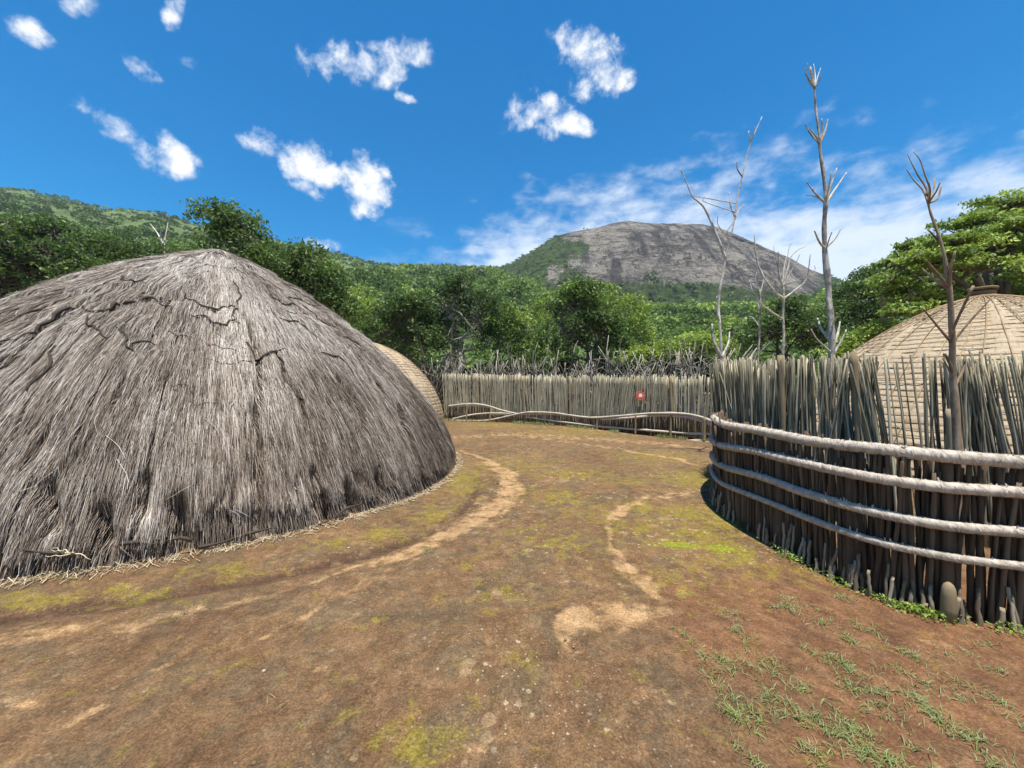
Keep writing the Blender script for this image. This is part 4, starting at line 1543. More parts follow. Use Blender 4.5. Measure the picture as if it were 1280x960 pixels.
for (px, y0, y1) in ((583, 504, 523), (612, 515, 524), (794, 516, 541), (838, 516, 543), (746, 521, 533), (880, 521, 545)):
    Yp = yb(px) - .14
    A, B = at(px, y1 + 3, Yp), at(px + 1, y0, Yp)
    A[2] = -.05
    gq = Geo()
    gq.add(*tube((A + (B - A) * np.linspace(0, 1, 8)[:, None]) - lf_b, .032, 8, .2, px), tint=.75)
    gq.build('post', M['post'], lf)

# red round sign
m, nt, out = new_mat('sign_red')
oc = nt.coord('Object')
principled(nt, out, nt.ramp(nt.noise(oc, 14, 4, .6), [(.3, (.42, .06, .035)), (.7, (.62, .16, .11))]), .5, .4)
M['sign_red'] = m
m, nt, out = new_mat('sign_white')
principled(nt, out, nt.ramp(nt.noise(nt.coord('Object'), 20, 3, .6), [(.3, (.70, .66, .62)), (.7, (.84, .82, .80))]), .5, .4)
M['sign_white'] = m
Ys = np.interp(800, [540, 559, 643, 712, 790, 890], [17.2, 17, 16, 14.5, 12.4, 10.7]) * 1.035 - .16
c = at(800.5, 494.5, Ys)
sg = empty('sign', tuple(c), 'small faded red round sign with white mark hanging on far palisade', 'sign')
a = np.linspace(0, 2 * np.pi, 32, endpoint=False)


def slab(pts, y0, y1):
    n = len(pts)
    V = np.concatenate([np.stack([pts[:, 0], np.full(n, y0), pts[:, 1]], -1), np.stack([pts[:, 0], np.full(n, y1), pts[:, 1]], -1)])
    k = np.arange(n)
    return V, [np.stack([k, (k + 1) % n, n + (k + 1) % n, n + k], -1), k[None, ::1], (n + k)[None, ::-1]]


pts = np.stack([np.cos(a) * .155, np.sin(a) * .155], -1)
Vs, Fs = slab(pts, -.01, .01)
obj('disc', Vs, Fs, M['sign_red'], sg, smooth=False)
pts = np.array([(-.055, -.05), (.055, -.05), (.055, .02), (.035, .06), (0, .075), (-.035, .06), (-.055, .02)])
Vs, Fs = slab(pts, -.016, -.0102)
obj('mark', Vs, Fs, M['sign_white'], sg, smooth=False)

# ---- brushwood fence behind the far palisade
bw = empty('brushwood_fence', (1.5, 17, 0), 'tangled fence of crooked dead branches behind the far palisade', 'fence')
BW = [(-6.0, 20.5), (-3.6, 19.0), (-1.6, 18.6), (.4, 17.6), (3.0, 16.0), (5.0, 14.4), (7.0, 13.0)]
P, Tn, Nn = path_frame(BW, .085)
gq = Geo()
gq2 = Geo()
bb = np.array([1.5, 17, 0])
for k in range(len(P)):
    for lay in range(3):
        q = P[k] + Nn[k] * rng.normal() * .28
        hh = rng.uniform(1.7, 2.9) * (1 + .18 * (vnoise(k * .12, 2, 261) - .5)) + (rng.random() < .06) * .7
        m_ = 7
        d = np.cumsum(rng.normal(size=(m_, 2)) * .075, 0)
        d -= d[0]
        lean = Tn[k] * rng.normal(.1, .34)
        z = np.linspace(0, hh, m_)
        Pq = np.stack([q[0] + d[:, 0] + lean[0] * z, q[1] + d[:, 1] + lean[1] * z, z], -1) - bb
        r = rng.uniform(.018, .042)
        gq.add(*tube(Pq, np.linspace(r, r * .45, m_), 5, .2, k), tint=rng.random())
        for b_ in range(rng.integers(1, 4)):
            s0_ = rng.integers(2, m_ - 1)
            a0 = Pq[s0_]
            dv = unit(np.array([rng.normal(), rng.normal() * .6, rng.uniform(.1, 1.1)]))
            Lb = rng.uniform(.25, .8)
            Pb = a0 + dv * np.linspace(0, Lb, 5)[:, None] + np.cumsum(rng.normal(size=(5, 3)) * .035, 0)
            gq.add(*tube(Pb, np.linspace(r * .6, r * .25, 5), 4), tint=rng.random())
gq.build('branch_tangle', M['deadwood'], bw)


# ------------------------------------------------------------------ trees
def crown_tree(name, label, base, height, crown, lsize, n_clumps, per, tint, group=None, trunk_r=.16, cat='tree', flat=.75, bark='bark', clump_r=.5, dens_shell=.62, lean=(0, 0), stems=1, tvar=.10, spray=False, holes=0.0, gnarl=.10):
    """crown: list of (dx, dy, z, rx, ry, rz) lobes"""
    b = np.array([base[0], base[1], 0.0])
    o = empty(name, tuple(b), label, cat, group)
    cw = np.array([c[3] * c[5] for c in crown])
    which = rng.choice(len(crown), n_clumps, p=cw / cw.sum())
    cr = np.array(crown)
    d = unit(rng.normal(size=(n_clumps, 3)))
    d[:, 2] = np.where(d[:, 2] < -.45, -d[:, 2], d[:, 2])
    rr = dens_shell + (1 - dens_shell) * rng.random(n_clumps)
    C = cr[which, :3] + d * rr[:, None] * cr[which, 3:6]
    if holes:
        hn = vnoise(C[:, 0] * .9 + 5 * base[0], C[:, 2] * .9 + C[:, 1] * .5, 271)
        C = C[hn > holes]
    C = C[C[:, 2] > .15]
    nC = len(C)
    # wood
    wd_ = Geo()
    fork = np.array([lean[0] * .5, lean[1] * .5, height * .35])
    for s_ in range(stems):
        off_ = np.array([rng.normal() * .5, rng.normal() * .3, 0]) if stems > 1 else np.zeros(3)
        fk = fork + off_ * 1.6
        Pq = resample(np.array([off_, off_ * 1.2 + fork * .5 + rng.normal(size=3) * gnarl * np.array([1, 1, 0]), fk]), .2)
        wd_.add(*tube(Pq, np.linspace(trunk_r * 1.25, trunk_r * .8, len(Pq)), 9, .3, s_), tint=.5)
        for li in range(len(crown)):
            tgt = fk + (cr[li, :3] - fk) * .86
            if stems > 1 and (li % stems) != s_:
                continue
            mid = (fk + tgt) / 2 + rng.normal(size=3) * .25
            Pq = resample(np.array([fk, mid, tgt]), .25)
            wd_.add(*tube(Pq, np.linspace(trunk_r * .7, trunk_r * .22, len(Pq)), 7, .25, li), tint=.5)
    for k in range(nC):
        if rng.random() < .55:
            lobe = which[k] if k < len(which) else 0
            a0 = cr[lobe, :3] + rng.normal(size=3) * .15
            if np.linalg.norm(C[k] - a0) > 6:
                continue
            mid = (a0 + C[k]) / 2 + rng.normal(size=3) * .18
            Pq = np.stack([a0, mid, C[k]])
            wd_.add(*tube(Pq, np.array([trunk_r * .2, trunk_r * .12, trunk_r * .05]), 4, 0, 0, False), tint=.6)
    wd_.build('trunk', M[bark], o)
    # leaves
    idx = np.repeat(np.arange(nC), per)
    N = len(idx)
    dl = unit(rng.normal(size=(N, 3))) * (rng.random(N) ** .45)[:, None]
    crs = clump_r * rng.uniform(.65, 1.35, nC)
    fl_ = np.array([1, 1, flat])
    Pl_ = C[idx] + dl * crs[idx][:, None] * fl_
    sz = lsize * rng.uniform(.6, 1.35, N)
    Vq, Fq = leaf_quads(Pl_, sz, (0, 0, 2.4 if spray else 1.0), axis=dl, abias=.5, aspect=.5)
    ct = tint + rng.normal(size=nC) * tvar
    lt = ct[idx] + rng.normal(size=N) * .05
    obj('crown', Vq, Fq, M['leaf'], o, {'tint': np.repeat(np.clip(lt, .02, .98), 4)}, smooth=False)
    return o


def lobe(px, py, rx, ry, Y, bx, by, depth=None):
    """a crown lobe given by where its middle stands and its size in photo pixels"""
    p = at(px, py, Y)
    s_ = Y / FP
    return (p[0] - bx, p[1] - by, p[2], rx * s_, (depth if depth else rx * s_ * .8), ry * s_)


def tree_px(name, label, Y, px, lobes, **kw):
    bx, by = (px - 640) / FP * Y, Y
    cr = [lobe(l[0], l[1], l[2], l[3], Y + (l[4] if len(l) > 4 else 0), bx, by) for l in lobes]
    h = max(c[2] + c[5] for c in cr)
    return crown_tree(name, label, (bx, by), h, cr, **kw)


# dark tangle of two trees over the far palisade
tree_px('tree', 'dark bushy tree with bare twisted trunk above the left end of far palisade', 20.5, 575,
        [(560, 385, 34, 34), (598, 400, 30, 40), (575, 360, 22, 18), (545, 420, 34, 30), (612, 430, 22, 26)],
        lsize=.17, n_clumps=150, per=60, tint=.12, trunk_r=.2, clump_r=.55, stems=3, holes=.28, bark='bark_pale', gnarl=.35, tvar=.13)
tree_px('tree', 'dark green tree just right of the big thatched hut, above the woven hut', 19.5, 505,
        [(505, 405, 34, 36), (480, 425, 34, 30), (530, 440, 30, 34), (515, 385, 24, 18)],
        lsize=.17, n_clumps=140, per=60, tint=.22, trunk_r=.16, clump_r=.5, stems=2, holes=.2, tvar=.14)
tree_px('shrub', 'bright green leafy shrub between big thatched hut and dark bushy trees', 21.5, 462,
        [(460, 400, 34, 26), (440, 385, 26, 20), (480, 420, 30, 20), (505, 450, 26, 18)],
        lsize=.18, n_clumps=110, per=50, tint=.74, trunk_r=.1, clump_r=.5, cat='shrub', stems=2)
tree_px('tree', 'round dark leafy tree in the middle behind the far palisade', 18.5, 725,
        [(722, 395, 40, 36), (700, 415, 36, 30), (752, 415, 34, 32), (728, 372, 24, 20), (690, 440, 30, 20), (765, 440, 30, 20)],
        lsize=.17, n_clumps=230, per=62, tint=.36, trunk_r=.17, clump_r=.5, stems=2, tvar=.15, holes=.14)
tree_px('tree', 'yellow green tree behind the round dark tree over the far palisade', 23.0, 745,
        [(735, 372, 40, 20), (775, 395, 36, 26), (655, 415, 34, 26), (690, 385, 26, 20), (795, 425, 28, 20)],
        lsize=.19, n_clumps=180, per=45, tint=.76, trunk_r=.14, clump_r=.55, stems=3)
tree_px('shrub', 'low vivid green shrub behind far palisade, right of the round tree', 17.0, 850,
        [(830, 442, 30, 14), (865, 436, 30, 16), (893, 440, 24, 18), (800, 450, 24, 14)],
        lsize=.15, n_clumps=130, per=45, tint=.82, trunk_r=.07, clump_r=.38, cat='shrub', stems=3)
tree_px('shrub', 'pale green shrub peeping between the two dark trees over palisade', 22.0, 640,
        [(640, 425, 26, 26), (655, 445, 22, 18), (625, 395, 20, 18)],
        lsize=.18, n_clumps=90, per=45, tint=.52, trunk_r=.08, clump_r=.5, cat='shrub', stems=2)
# behind the big hut
tree_px('tree', 'tall airy tree rising behind the peak of the big thatched hut', 16.0, 292,
        [(272, 272, 30, 18), (300, 285, 32, 20), (285, 310, 40, 24), (322, 300, 18, 18), (318, 330, 36, 26), (300, 360, 40, 40)],
        lsize=.16, n_clumps=230, per=42, tint=.36, trunk_r=.17, clump_r=.42, holes=.24, tvar=.12)
tree_px('tree', 'bushy dark tree on the right slope line of big thatched hut', 17.5, 385,
        [(385, 330, 30, 24), (360, 345, 34, 30), (408, 355, 34, 28), (395, 385, 44, 40), (425, 395, 26, 26), (345, 318, 18, 14)],
        lsize=.16, n_clumps=260, per=46, tint=.36, trunk_r=.17, clump_r=.45, holes=.2, tvar=.12, stems=2)
tree_px('tree', 'large leafy tree at the left edge behind the big thatched hut', 17.0, 30,
        [(20, 310, 60, 34), (75, 325, 44, 30), (-40, 300, 50, 40), (10, 355, 70, 36), (100, 350, 34, 26), (70, 292, 36, 18), (-70, 350, 50, 40)],
        lsize=.17, n_clumps=430, per=46, tint=.25, trunk_r=.22, clump_r=.48, holes=.16, tvar=.14, stems=2)
tree_px('tree', 'lower dark tree over the left slope of the big thatched hut', 19.0, 150,
        [(140, 320, 44, 26), (190, 325, 34, 18), (120, 345, 50, 30), (230, 320, 30, 14), (165, 350, 50, 30)],
        lsize=.17, n_clumps=240, per=44, tint=.30, trunk_r=.15, clump_r=.5, holes=.16, tvar=.14, stems=2)
# right: tall feathery tree in flat layers
cr_l = []
rs = np.random.default_rng(5)
for (px, py, rx) in [(1262, 262, 46), (1300, 255, 50), (1225, 282, 42), (1270, 292, 46), (1200, 305, 42), (1245, 315, 46), (1290, 320, 40), (1170, 328, 36), (1215, 338, 46), (1262, 345, 40), (1140, 345, 36), (1118, 356, 26), (1125, 335, 24), (1150, 315, 28), (1180, 362, 44),
                     (1230, 370, 40), (1155, 378, 36), (1128, 368, 26), (1340, 290, 50), (1330, 340, 50), (1285, 372, 30), (1195, 388, 30), (1360, 250, 50), (1130, 392, 26), (1270, 385, 34)]:
    cr_l.append((px, py - 4, rx * 1.08, 12, rs.uniform(-1.8, 2.0)))
tree_px('tree', 'tall feathery bright green tree in flat layers behind the right woven hut', 14.0, 1250, cr_l,
        lsize=.15, n_clumps=900, per=46, tint=.80, trunk_r=.26, clump_r=.42, flat=.26, tvar=.20, spray=True, dens_shell=.3)
tree_px('tree', 'dark tree filling in behind the feathery layered tree', 18.5, 1230,
        [(1230, 340, 70, 50), (1290, 320, 60, 60), (1170, 370, 50, 30), (1340, 330, 60, 70)],
        lsize=.19, n_clumps=280, per=40, tint=.24, trunk_r=.2, clump_r=.6, tvar=.10, stems=2)
tree_px('tree', 'grey green tree behind the bare grey trunk, left of feathery tree', 23.0, 1085,
        [(1090, 355, 24, 22), (1065, 375, 30, 24), (1045, 395, 30, 24), (1112, 385, 26, 30), (1080, 405, 40, 22)],
        lsize=.19, n_clumps=190, per=44, tint=.28, trunk_r=.14, clump_r=.5, stems=2, holes=.15)
tree_px('shrub', 'vivid green shrub beside the left edge of the right woven hut', 13.5, 1075,
        [(1070, 430, 20, 14), (1090, 418, 24, 12), (1055, 437, 16, 10)],
        lsize=.14, n_clumps=70, per=50, tint=.85, trunk_r=.06, clump_r=.32, cat='shrub', stems=2)
tree_px('tree', 'grey green bushy tree behind the bare poles and palisade', 19.0, 985,
        [(960, 420, 34, 24), (1000, 412, 36, 28), (1030, 430, 30, 22), (925, 432, 28, 18), (985, 390, 26, 18)],
        lsize=.16, n_clumps=200, per=46, tint=.33, trunk_r=.12, clump_r=.48, stems=3, tvar=.12, holes=.12)
# under growth mass in the shade behind the brushwood
n = 640
xs = rng.uniform(-8, 12, n)
ysb = 20.5 - np.clip(xs, -3, 9) * .45 + rng.uniform(.3, 4.5, n)
cs = np.stack([xs, ysb, rng.uniform(.3, 2.4, n)], -1)
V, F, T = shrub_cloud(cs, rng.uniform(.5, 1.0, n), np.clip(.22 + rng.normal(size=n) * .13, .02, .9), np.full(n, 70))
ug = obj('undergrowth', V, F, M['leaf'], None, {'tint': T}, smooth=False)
tag(ug, 'shady green undergrowth between the far palisade and the hill', 'undergrowth', kind='stuff')


# ------------------------------------------------------------------ bare trees
def bare_tree(label, Y, trunk, r0, r1, branches, bark='bark_pale', knob=0, group='bare leafless trees'):
    """trunk: pixel polyline; branches: list of (polyline, r0, r1)"""
    b = np.array([(trunk[0][0] - 640) / FP * Y, Y, 0.0])
    o = empty('bare_tree', tuple(b), label, 'tree', group)
    pts = [at(px, py, Y) for px, py in trunk]
    pts = [np.array([pts[0][0], Y, -.05])] + pts
    P = resample(np.array(pts), .10)
    P[:, 1] += (fbm(np.arange(len(P)) * .12, 0 * np.arange(len(P)), 281, 2) - .5) * .12
    r = np.interp(np.linspace(0, 1, len(P)), [0, 1], [r0, r1])
    kk = np.arange(len(P))
    r = r * (1 + .18 * np.maximum(0, np.sin(kk * .55)) ** 6)
    g_ = Geo()
    g_.add(*tube(P - b, r, 10, .22, int(Y * 10)), tint=.5)
    g_.build('trunk', M[bark], o)
    for bi, (pl, a0, a1) in enumerate(branches):
        i_ = np.argmin(np.hypot(640 + FP * P[:, 0] / P[:, 1] - pl[0][0], HZ - FP * (P[:, 2] - 1.6) / P[:, 1] - pl[0][1]))
        yb0 = P[i_, 1]
        dy = rng.uniform(-.5, .5) * Y / 10
        q = [at(px, py, yb0 + dy * (k / max(len(pl) - 1, 1))) for k, (px, py) in enumerate(pl)]
        q[0] = P[i_]
        Q = resample(np.array(q), .05)
        g_ = Geo()
        g_.add(*tube(Q - b, np.linspace(a0, a1, len(Q)), 7, .2, bi), tint=.6)
        g_.build('branch', M[bark], o)
    return o


bare_tree('tallest bare pole tree with whorls of stubby twigs above the palisade', 7.0,
          [(1039, 470), (1039, 445), (1037, 397), (1037.5, 362), (1034, 335), (1032, 314), (1031, 280), (1030, 252.5), (1027, 215), (1024, 182.5), (1020, 145), (1017, 108), (1012.5, 84)], .072, .012,
          [([(1017, 108), (1011, 98), (1006, 92)], .014, .007), ([(1017, 109), (1022, 96), (1026, 85)], .014, .006), ([(1017, 108), (1019, 95), (1017, 80)], .014, .006), ([(1017, 110), (1010, 100), (1008, 84)], .012, .005),
           ([(1017, 108), (1014, 95), (1009, 79)], .012, .005), ([(1017, 109), (1024, 102), (1026, 94)], .01, .005),
           ([(1024, 182), (1014, 168), (1006, 156)], .02, .009), ([(1024, 182), (1031, 165), (1035, 149)], .024, .009), ([(1024, 182), (1028, 162), (1027, 148)], .018, .008), ([(1024, 180), (1018, 168), (1011, 160)], .014, .007), ([(1024, 183), (1022, 170), (1023, 158)], .012, .007),
           ([(1030, 252), (1018, 240), (1008, 227)], .022, .009), ([(1030, 252), (1020, 246), (1008, 244)], .015, .007), ([(1030, 254), (1040, 228), (1046, 210)], .024, .008), ([(1030, 255), (1045, 235), (1058, 216)], .024, .008), ([(1030, 256), (1036, 235), (1039, 215)], .016, .007),
           ([(1032, 314), (1024, 302), (1018, 288)], .022, .011), ([(1032, 314), (1044, 298), (1052, 284)], .022, .007), ([(1032, 316), (1036, 300), (1040, 290)], .014, .007),
           ([(1037, 430), (1027, 412), (1022, 398)], .03, .012), ([(1038, 432), (1047, 418), (1050, 402)], .03, .012), ([(1039, 445), (1052, 425), (1058, 412)], .022, .01), ([(1038, 440), (1022, 425), (1014, 412)], .02, .008), ([(1037, 412), (1043, 400), (1048, 396)], .02, .008)])
bare_tree('two stemmed bare tree leaning apart, left end of the tall near palisade', 8.5,
          [(902, 470), (901, 445), (899, 400), (900, 366), (904, 344), (907.5, 322), (912, 298), (917, 274), (922, 246), (927, 222), (932, 200), (938, 178), (945, 162), (952.5, 146)], .038, .008,
          [([(907, 325), (903, 312), (896.6, 296), (890, 280), (881, 261), (873, 252), (866, 246), (858, 228), (850, 211)], .035, .008), ([(917, 272), (913, 256), (912, 240)], .02, .008), ([(927, 222), (922, 212), (921, 202)], .018, .008),
           ([(938, 178), (936, 170), (936, 164)], .015, .007), ([(938, 178), (936, 168), (937, 163)], .012, .006), ([(917, 274), (924, 262), (930, 256)], .014, .006), ([(896, 296), (898, 282), (897, 270)], .014, .006), ([(881, 261), (880, 252), (882, 246)], .012, .006), ([(867, 246), (860, 244), (852, 245)], .012, .005), ([(917, 274), (908, 290), (900, 306)], .012, .006),
           ([(901, 445), (892, 425), (890, 405)], .05, .02), ([(901, 448), (910, 430), (912, 415)], .03, .014), ([(899, 400), (894, 385), (896, 370)], .02, .01), ([(938, 178), (942, 168), (944, 158)], .012, .006)])
bare_tree('short bare tree with many pale spreading branches, middle of the bare trees', 9.5,
          [(977, 470), (977.5, 445), (979, 415), (980, 388), (980, 372), (979, 358)], .040, .025,
          [([(980, 372), (966, 362), (951, 340), (945, 318), (943, 292)], .032, .009), ([(979, 360), (973, 340), (973, 314)], .028, .008), ([(979, 360), (985, 335), (988, 322), (998, 312), (1008, 308)], .028, .007), ([(980, 375), (995, 362), (1008, 349), (1013, 318)], .028, .007), ([(979, 398), (962, 388), (948, 376), (940, 362)], .022, .007),
           ([(979, 360), (980, 335), (984, 318)], .02, .006), ([(951, 340), (944, 330), (938, 318)], .014, .005), ([(985, 338), (994, 330), (1000, 318)], .014, .006), ([(1008, 349), (1016, 340), (1018, 332)], .012, .005), ([(988, 322), (986, 312), (990, 304)], .012, .005), ([(973, 325), (968, 315), (968, 306)], .012, .005), ([(966, 362), (958, 352), (952, 352)], .012, .005)])
bare_tree('thin grey bare tree between the two stemmed and the spreading bare trees', 10.5,
          [(947, 470), (947, 441), (949, 415), (951, 388), (951, 372), (950, 362)], .035, .018,
          [([(951, 388), (946, 375), (940, 362), (937, 350)], .022, .007), ([(951, 385), (956, 370), (960, 355)], .022, .007), ([(951, 372), (948, 360), (944, 350), (946, 340)], .018, .006), ([(950, 365), (954, 352), (953, 340)], .016, .006), ([(949, 410), (942, 398), (936, 395)], .016, .006)])
bare_tree('bare brown tree with long curved twigs rising before the right woven hut', 3.52,
          [(1198, 530), (1196, 476), (1191, 430), (1185, 384), (1182, 357), (1179, 340), (1176.5, 322), (1173, 305), (1170, 287), (1167, 268), (1165, 252)], .040, .009,
          [([(1165, 252), (1154, 238), (1142, 225), (1132, 210)], .009, .003), ([(1165, 252), (1158, 236), (1148, 220), (1140, 205), (1134, 192)], .009, .003), ([(1165, 252), (1162, 236), (1156, 218), (1150, 200), (1142, 190)], .009, .003), ([(1165, 254), (1170, 240), (1175, 228)], .009, .004), ([(1165, 254), (1167, 238), (1168, 222)], .008, .004), ([(1165, 253), (1163, 240), (1161, 228)], .008, .004), ([(1165, 258), (1172, 248), (1177, 232)], .012, .005),
           ([(1172, 302), (1163, 290), (1158, 284)], .010, .004), ([(1182, 357), (1168, 338), (1157, 325)], .016, .006), ([(1182, 357), (1166, 348), (1152, 335)], .016, .005), ([(1182, 357), (1188, 335), (1194, 314)], .016, .007), ([(1182, 355), (1185, 338), (1184, 332)], .009, .004),
           ([(1186, 424), (1172, 408), (1153, 385)], .011, .006), ([(1189, 424), (1212, 402), (1239, 373)], .011, .006), ([(1186, 418), (1200, 392), (1217, 357)], .010, .010), ([(1196, 470), (1188, 455), (1181, 442)], .014, .010), ([(1197, 485), (1186, 462), (1178, 448)], .010, .005), ([(1196, 478), (1204, 462), (1206, 444)], .014, .008)], bark='bark_brown')
bare_tree('bare grey trunk without branches standing by the grey green tree', 16.0, [(1105, 450), (1104, 401), (1102, 370), (1100, 341)], .12, .075, [([(1101, 352), (1106, 346), (1108, 338)], .04, .02)], bark='bark_brown')
bare_tree('small bare forked tree above the left slope of big thatched hut', 24.0, [(205, 345), (205, 315), (204, 305)], .11, .07,
          [([(204, 308), (197, 292), (188, 280)], .06, .02), ([(204, 306), (208, 290), (210, 278)], .06, .02), ([(204, 308), (200, 298), (202, 284)], .04, .02)], bark='bark_pale')


# ------------------------------------------------------------------ grass tufts and weeds
def blades(C, dirs, L, wv, up, tint, seg=3):
    n = len(C)
    k = np.linspace(0, 1, seg + 1)
    d2 = np.concatenate([dirs, np.zeros((n, 1))], 1)
    P = C[:, None] + d2[:, None] * (L[:, None] * k)[..., None]
    P[..., 2] += L[:, None] * (up[:, None] * (k - .75 * k ** 2))
    sd2 = np.stack([-dirs[:, 1], dirs[:, 0], rng.normal(size=n) * .4], -1)
    ww = wv[:, None] * (1 - .85 * k ** 1.5)
    V = np.stack([P - sd2[:, None] * ww[..., None] * .5, P + sd2[:, None] * ww[..., None] * .5], 2).reshape(-1, 3)
    q = np.arange(n)[:, None] * (2 * (seg + 1)) + np.arange(seg) * 2
    F = np.stack([q, q + 1, q + 3, q + 2], -1).reshape(-1, 4)
    return V, F, np.repeat(tint, 2 * (seg + 1))


# (px, py, spread px along, spread px across, blades, greenness)
TUFT = [(880, 820, 22, 14, 80, .6), (900, 826, 14, 16, 70, .55), (925, 798, 10, 8, 50, .65), (910, 760, 8, 8, 30, .3), (918, 778, 8, 12, 30, .2), (962, 832, 14, 12, 80, .65), (940, 838, 14, 8, 50, .5), (898, 857, 14, 8, 60, .6),
        (925, 890, 30, 12, 150, .7), (960, 868, 14, 10, 60, .55), (985, 885, 26, 12, 110, .5), (1000, 856, 10, 8, 40, .6), (975, 757, 26, 8, 110, .35), (1010, 752, 26, 8, 70, .25), (1025, 776, 10, 5, 40, .65), (1025, 815, 24, 8, 90, .6), (1055, 825, 22, 6, 60, .5),
        (1062, 800, 14, 6, 60, .65), (1075, 780, 16, 6, 40, .5), (1100, 785, 18, 6, 36, .5), (1060, 852, 18, 6, 60, .5), (1100, 858, 24, 7, 60, .45), (1135, 816, 18, 8, 70, .55), (1040, 912, 28, 14, 150, .55), (1085, 930, 20, 12, 110, .65), (1075, 910, 14, 10, 60, .55),
        (1020, 935, 12, 10, 40, .15), (1028, 945, 8, 10, 50, .9), (1105, 880, 16, 8, 36, .5), (1165, 880, 22, 10, 90, .5), (1185, 900, 22, 12, 90, .55), (1215, 915, 22, 8, 60, .5), (1152, 936, 6, 8, 26, .4), (940, 948, 16, 12, 50, .5), (1110, 950, 26, 8, 80, .6), (1160, 962, 26, 8, 60, .6),
        (1165, 855, 22, 6, 40, .4), (1210, 868, 26, 6, 50, .4), (1240, 835, 26, 6, 36, .4), (1200, 808, 26, 6, 40, .45), (1262, 880, 20, 8, 36, .4), (1080, 838, 20, 6, 30, .35), (1120, 838, 20, 6, 30, .35), (1050, 742, 20, 5, 50, .4), (850, 748, 6, 3, 8, .5), (1250, 950, 26, 10, 60, .5),
        (530, 690, 8, 3, 26, .6), (240, 767, 10, 3, 16, .2), (352, 880, 5, 6, 8, .2), (80, 730, 10, 3, 26, .5), (1275, 905, 14, 8, 36, .4), (1230, 800, 20, 5, 30, .4), (990, 825, 14, 6, 16, .4), (1140, 870, 24, 8, 36, .4), (1190, 850, 20, 6, 30, .45), (1065, 880, 12, 5, 18, .4), (1130, 905, 14, 6, 20, .4)]
Cs, Ds, Ls, Ws, Us, Ts = [], [], [], [], [], []
for (px, py, a, b, nb_, gn) in TUFT:
    cx, cy = gr(px, py)
    sc2 = cy / FP
    nb2 = int(nb_ * 1.15)
    # creeping runners: blades sprout along a few short lines
    nr = max(2, nb2 // 22)
    ra = rng.uniform(-.5, 2.2, nr)
    r0x = cx + rng.normal(size=nr) * a * sc2 * .45
    r0y = cy + rng.normal(size=nr) * b * sc2 * .9
    w_ = rng.integers(0, nr, nb2)
    tt_ = rng.normal(size=nb2) * .05
    x = r0x[w_] + np.cos(ra[w_]) * tt_ + rng.normal(size=nb2) * .010
    y = r0y[w_] - np.sin(ra[w_]) * tt_ + rng.normal(size=nb2) * .010
    z = ground_z(x, y) + .001
    an = rng.uniform(0, 2 * np.pi, nb2)
    Cs.append(np.stack([x, y, z], -1))
    Ds.append(np.stack([np.cos(an), np.sin(an)], -1))
    Ls.append(rng.uniform(.02, .055, nb2))
    Ws.append(rng.uniform(.0022, .0045, nb2))
    Us.append(rng.uniform(.5, 1.9, nb2))
    Ts.append(np.clip(gn + rng.normal(size=nb2) * .18, 0, 1))
# thin green strip at the foot of the far fences
n = 2600
k = rng.integers(0, len(Pl), n)
x = Pl[k, 0] + rng.normal(size=n) * .1
y = Pl[k, 1] - .12 - np.abs(rng.normal(size=n)) * .18
pk = 640 + FP * x / y
keepg = (vnoise(pk * .06, 0 * pk, 301) > .42)
x, y = x[keepg], y[keepg]
n = len(x)
an = rng.uniform(0, 2 * np.pi, n)
Cs.append(np.stack([x, y, 0 * x], -1))
Ds.append(np.stack([np.cos(an), np.sin(an)], -1))
Ls.append(rng.uniform(.05, .16, n))
Ws.append(rng.uniform(.008, .014, n))
Us.append(rng.uniform(1.2, 2.6, n))
Ts.append(np.clip(.55 + rng.normal(size=n) * .2, 0, 1))
V, F, T = blades(np.concatenate(Cs), np.concatenate(Ds), np.concatenate(Ls), np.concatenate(Ws), np.concatenate(Us), np.concatenate(Ts))
go = obj('grass', V, F, M['grass'], None, {'tint': T})
tag(go, 'short creeping grass tufts growing through the red earth', 'grass', kind='stuff')

# small weeds at the foot of the low curving fence
Pw = resample(np.array(WALL), .01)
Tw = unit(np.gradient(Pw, axis=0))
Nw = np.stack([-Tw[:, 1], Tw[:, 0]], -1)
Nw = Nw * np.sign(np.sum(Nw * (np.array([5.5, 4.8]) - Pw), 1))[:, None]
pxw = 640 + FP * Pw[:, 0] / Pw[:, 1]
den = .005 + .9 * np.exp(-((pxw - 1140) / 32) ** 2) + .5 * np.exp(-((pxw - 1000) / 14) ** 2) + .35 * np.exp(-((pxw - 1255) / 25) ** 2) + .2 * np.exp(-((pxw - 1060) / 20) ** 2)
den = den * (Pw[:, 1] < 5.4)
k = rng.choice(len(Pw), 950, p=den / den.sum())
q = Pw[k] - Nw[k] * (.05 + np.abs(rng.normal(size=(950, 1))) * .05)
C = np.stack([q[:, 0], q[:, 1], ground_z(q[:, 0], q[:, 1]) + rng.random(950) * .06], -1)
V, F = leaf_quads(C, rng.uniform(.014, .030, 950), (0, 0, 1.5), aspect=.6)
we = obj('weeds', V, F, M['leaf'], None, {'tint': np.repeat(np.clip(.82 + rng.normal(size=950) * .15, 0, 1), 4)}, False)
tag(we, 'small bright green weeds along the foot of the low curving fence', 'weeds', kind='stuff')

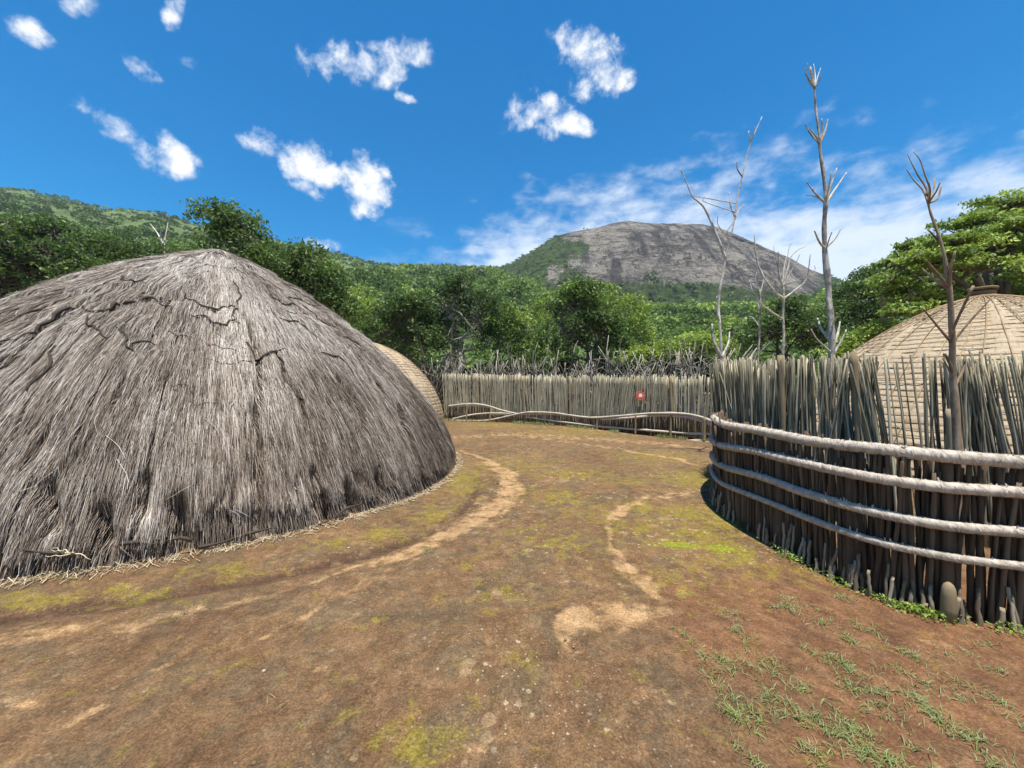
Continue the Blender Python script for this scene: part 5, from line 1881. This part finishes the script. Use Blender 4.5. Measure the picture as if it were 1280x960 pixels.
# loose stones and grit on the yard
n = 300
ygr = rng.uniform(1.5, 13, n) ** 1.0
xgr = rng.uniform(-1.1, .62, n) * ygr * .9
dens_ = fbm(xgr * .9, ygr * .9, 311, 3)
kp = (dens_ > .45) & (np.hypot(xgr - HUT[0], ygr - HUT[1]) > HR + .25) & ~((xgr > .95) & (ygr < 3.4)) & (xgr < 2.3)
xgr, ygr = xgr[kp], ygr[kp]
gq = Geo()
ico = []
for a_ in (-1, 1):
    for b_ in (-1, 1):
        ico += [(0, a_, b_ * 1.618), (a_, b_ * 1.618, 0), (b_ * 1.618, 0, a_)]
ico = unit(np.array(ico, float))
from itertools import combinations
fc = []
dm_ = np.linalg.norm(ico[:, None] - ico[None], axis=2)
for a_, b_, c_ in combinations(range(12), 3):
    if max(dm_[a_, b_], dm_[b_, c_], dm_[a_, c_]) < 1.1:
        nrm = np.cross(ico[b_] - ico[a_], ico[c_] - ico[a_])
        fc.append((a_, b_, c_) if np.dot(nrm, ico[a_]) > 0 else (a_, c_, b_))
fc = np.array(fc)
for x, y in zip(xgr, ygr):
    r = rng.uniform(.004, .011) * (1 + .12 * y)
    if rng.random() < .03:
        r *= 1.8
    Vp = ico * (1 + rng.normal(size=(12, 1)) * .16) * r * np.array([rng.uniform(.8, 1.5), rng.uniform(.8, 1.3), .55])
    an = rng.random() * 6.28
    ca, sa2 = math.cos(an), math.sin(an)
    Vp[:, :2] = Vp[:, :2] @ np.array([[ca, sa2], [-sa2, ca]])
    gq.add(Vp + np.array([x, y, float(ground_z(x, y)) + r * .2]), fc, tint=rng.random())
m, nt, out = new_mat('stone')
c = nt.ramp(nt.attr('tint'), [(0, (.13, .08, .045)), (.6, (.23, .165, .10)), (.95, (.36, .29, .20)), (1, (.5, .45, .38))])
principled(nt, out, c, .85, .2)
M['stone'] = m
gv_ = gq.build('gravel', M['stone'])
tag(gv_, 'small loose stones and grit scattered over the yard', 'gravel', kind='stuff')

# ------------------------------------------------------------------ air between here and the hills
m, nt, out = new_mat('air')
pv = nt.new('ShaderNodeVolumePrincipled')
pv.inputs['Color'].default_value = (.72, .84, 1.0, 1)
pv.inputs['Density'].default_value = .00020
nt.l.new(pv.outputs[0], out.inputs['Volume'])
x0, x1, y0, y1, z0, z1 = -1250, 1250, -1250, 1250, -60, 190
V = [(x, y, z) for x in (x0, x1) for y in (y0, y1) for z in (z0, z1)]
hz = obj('haze', V, np.array([(0, 1, 3, 2), (4, 6, 7, 5), (0, 4, 5, 1), (2, 3, 7, 6), (0, 2, 6, 4), (1, 5, 7, 3)]), m, smooth=False)
tag(hz, 'thin blue summer haze in front of the far hills', 'haze', kind='stuff')
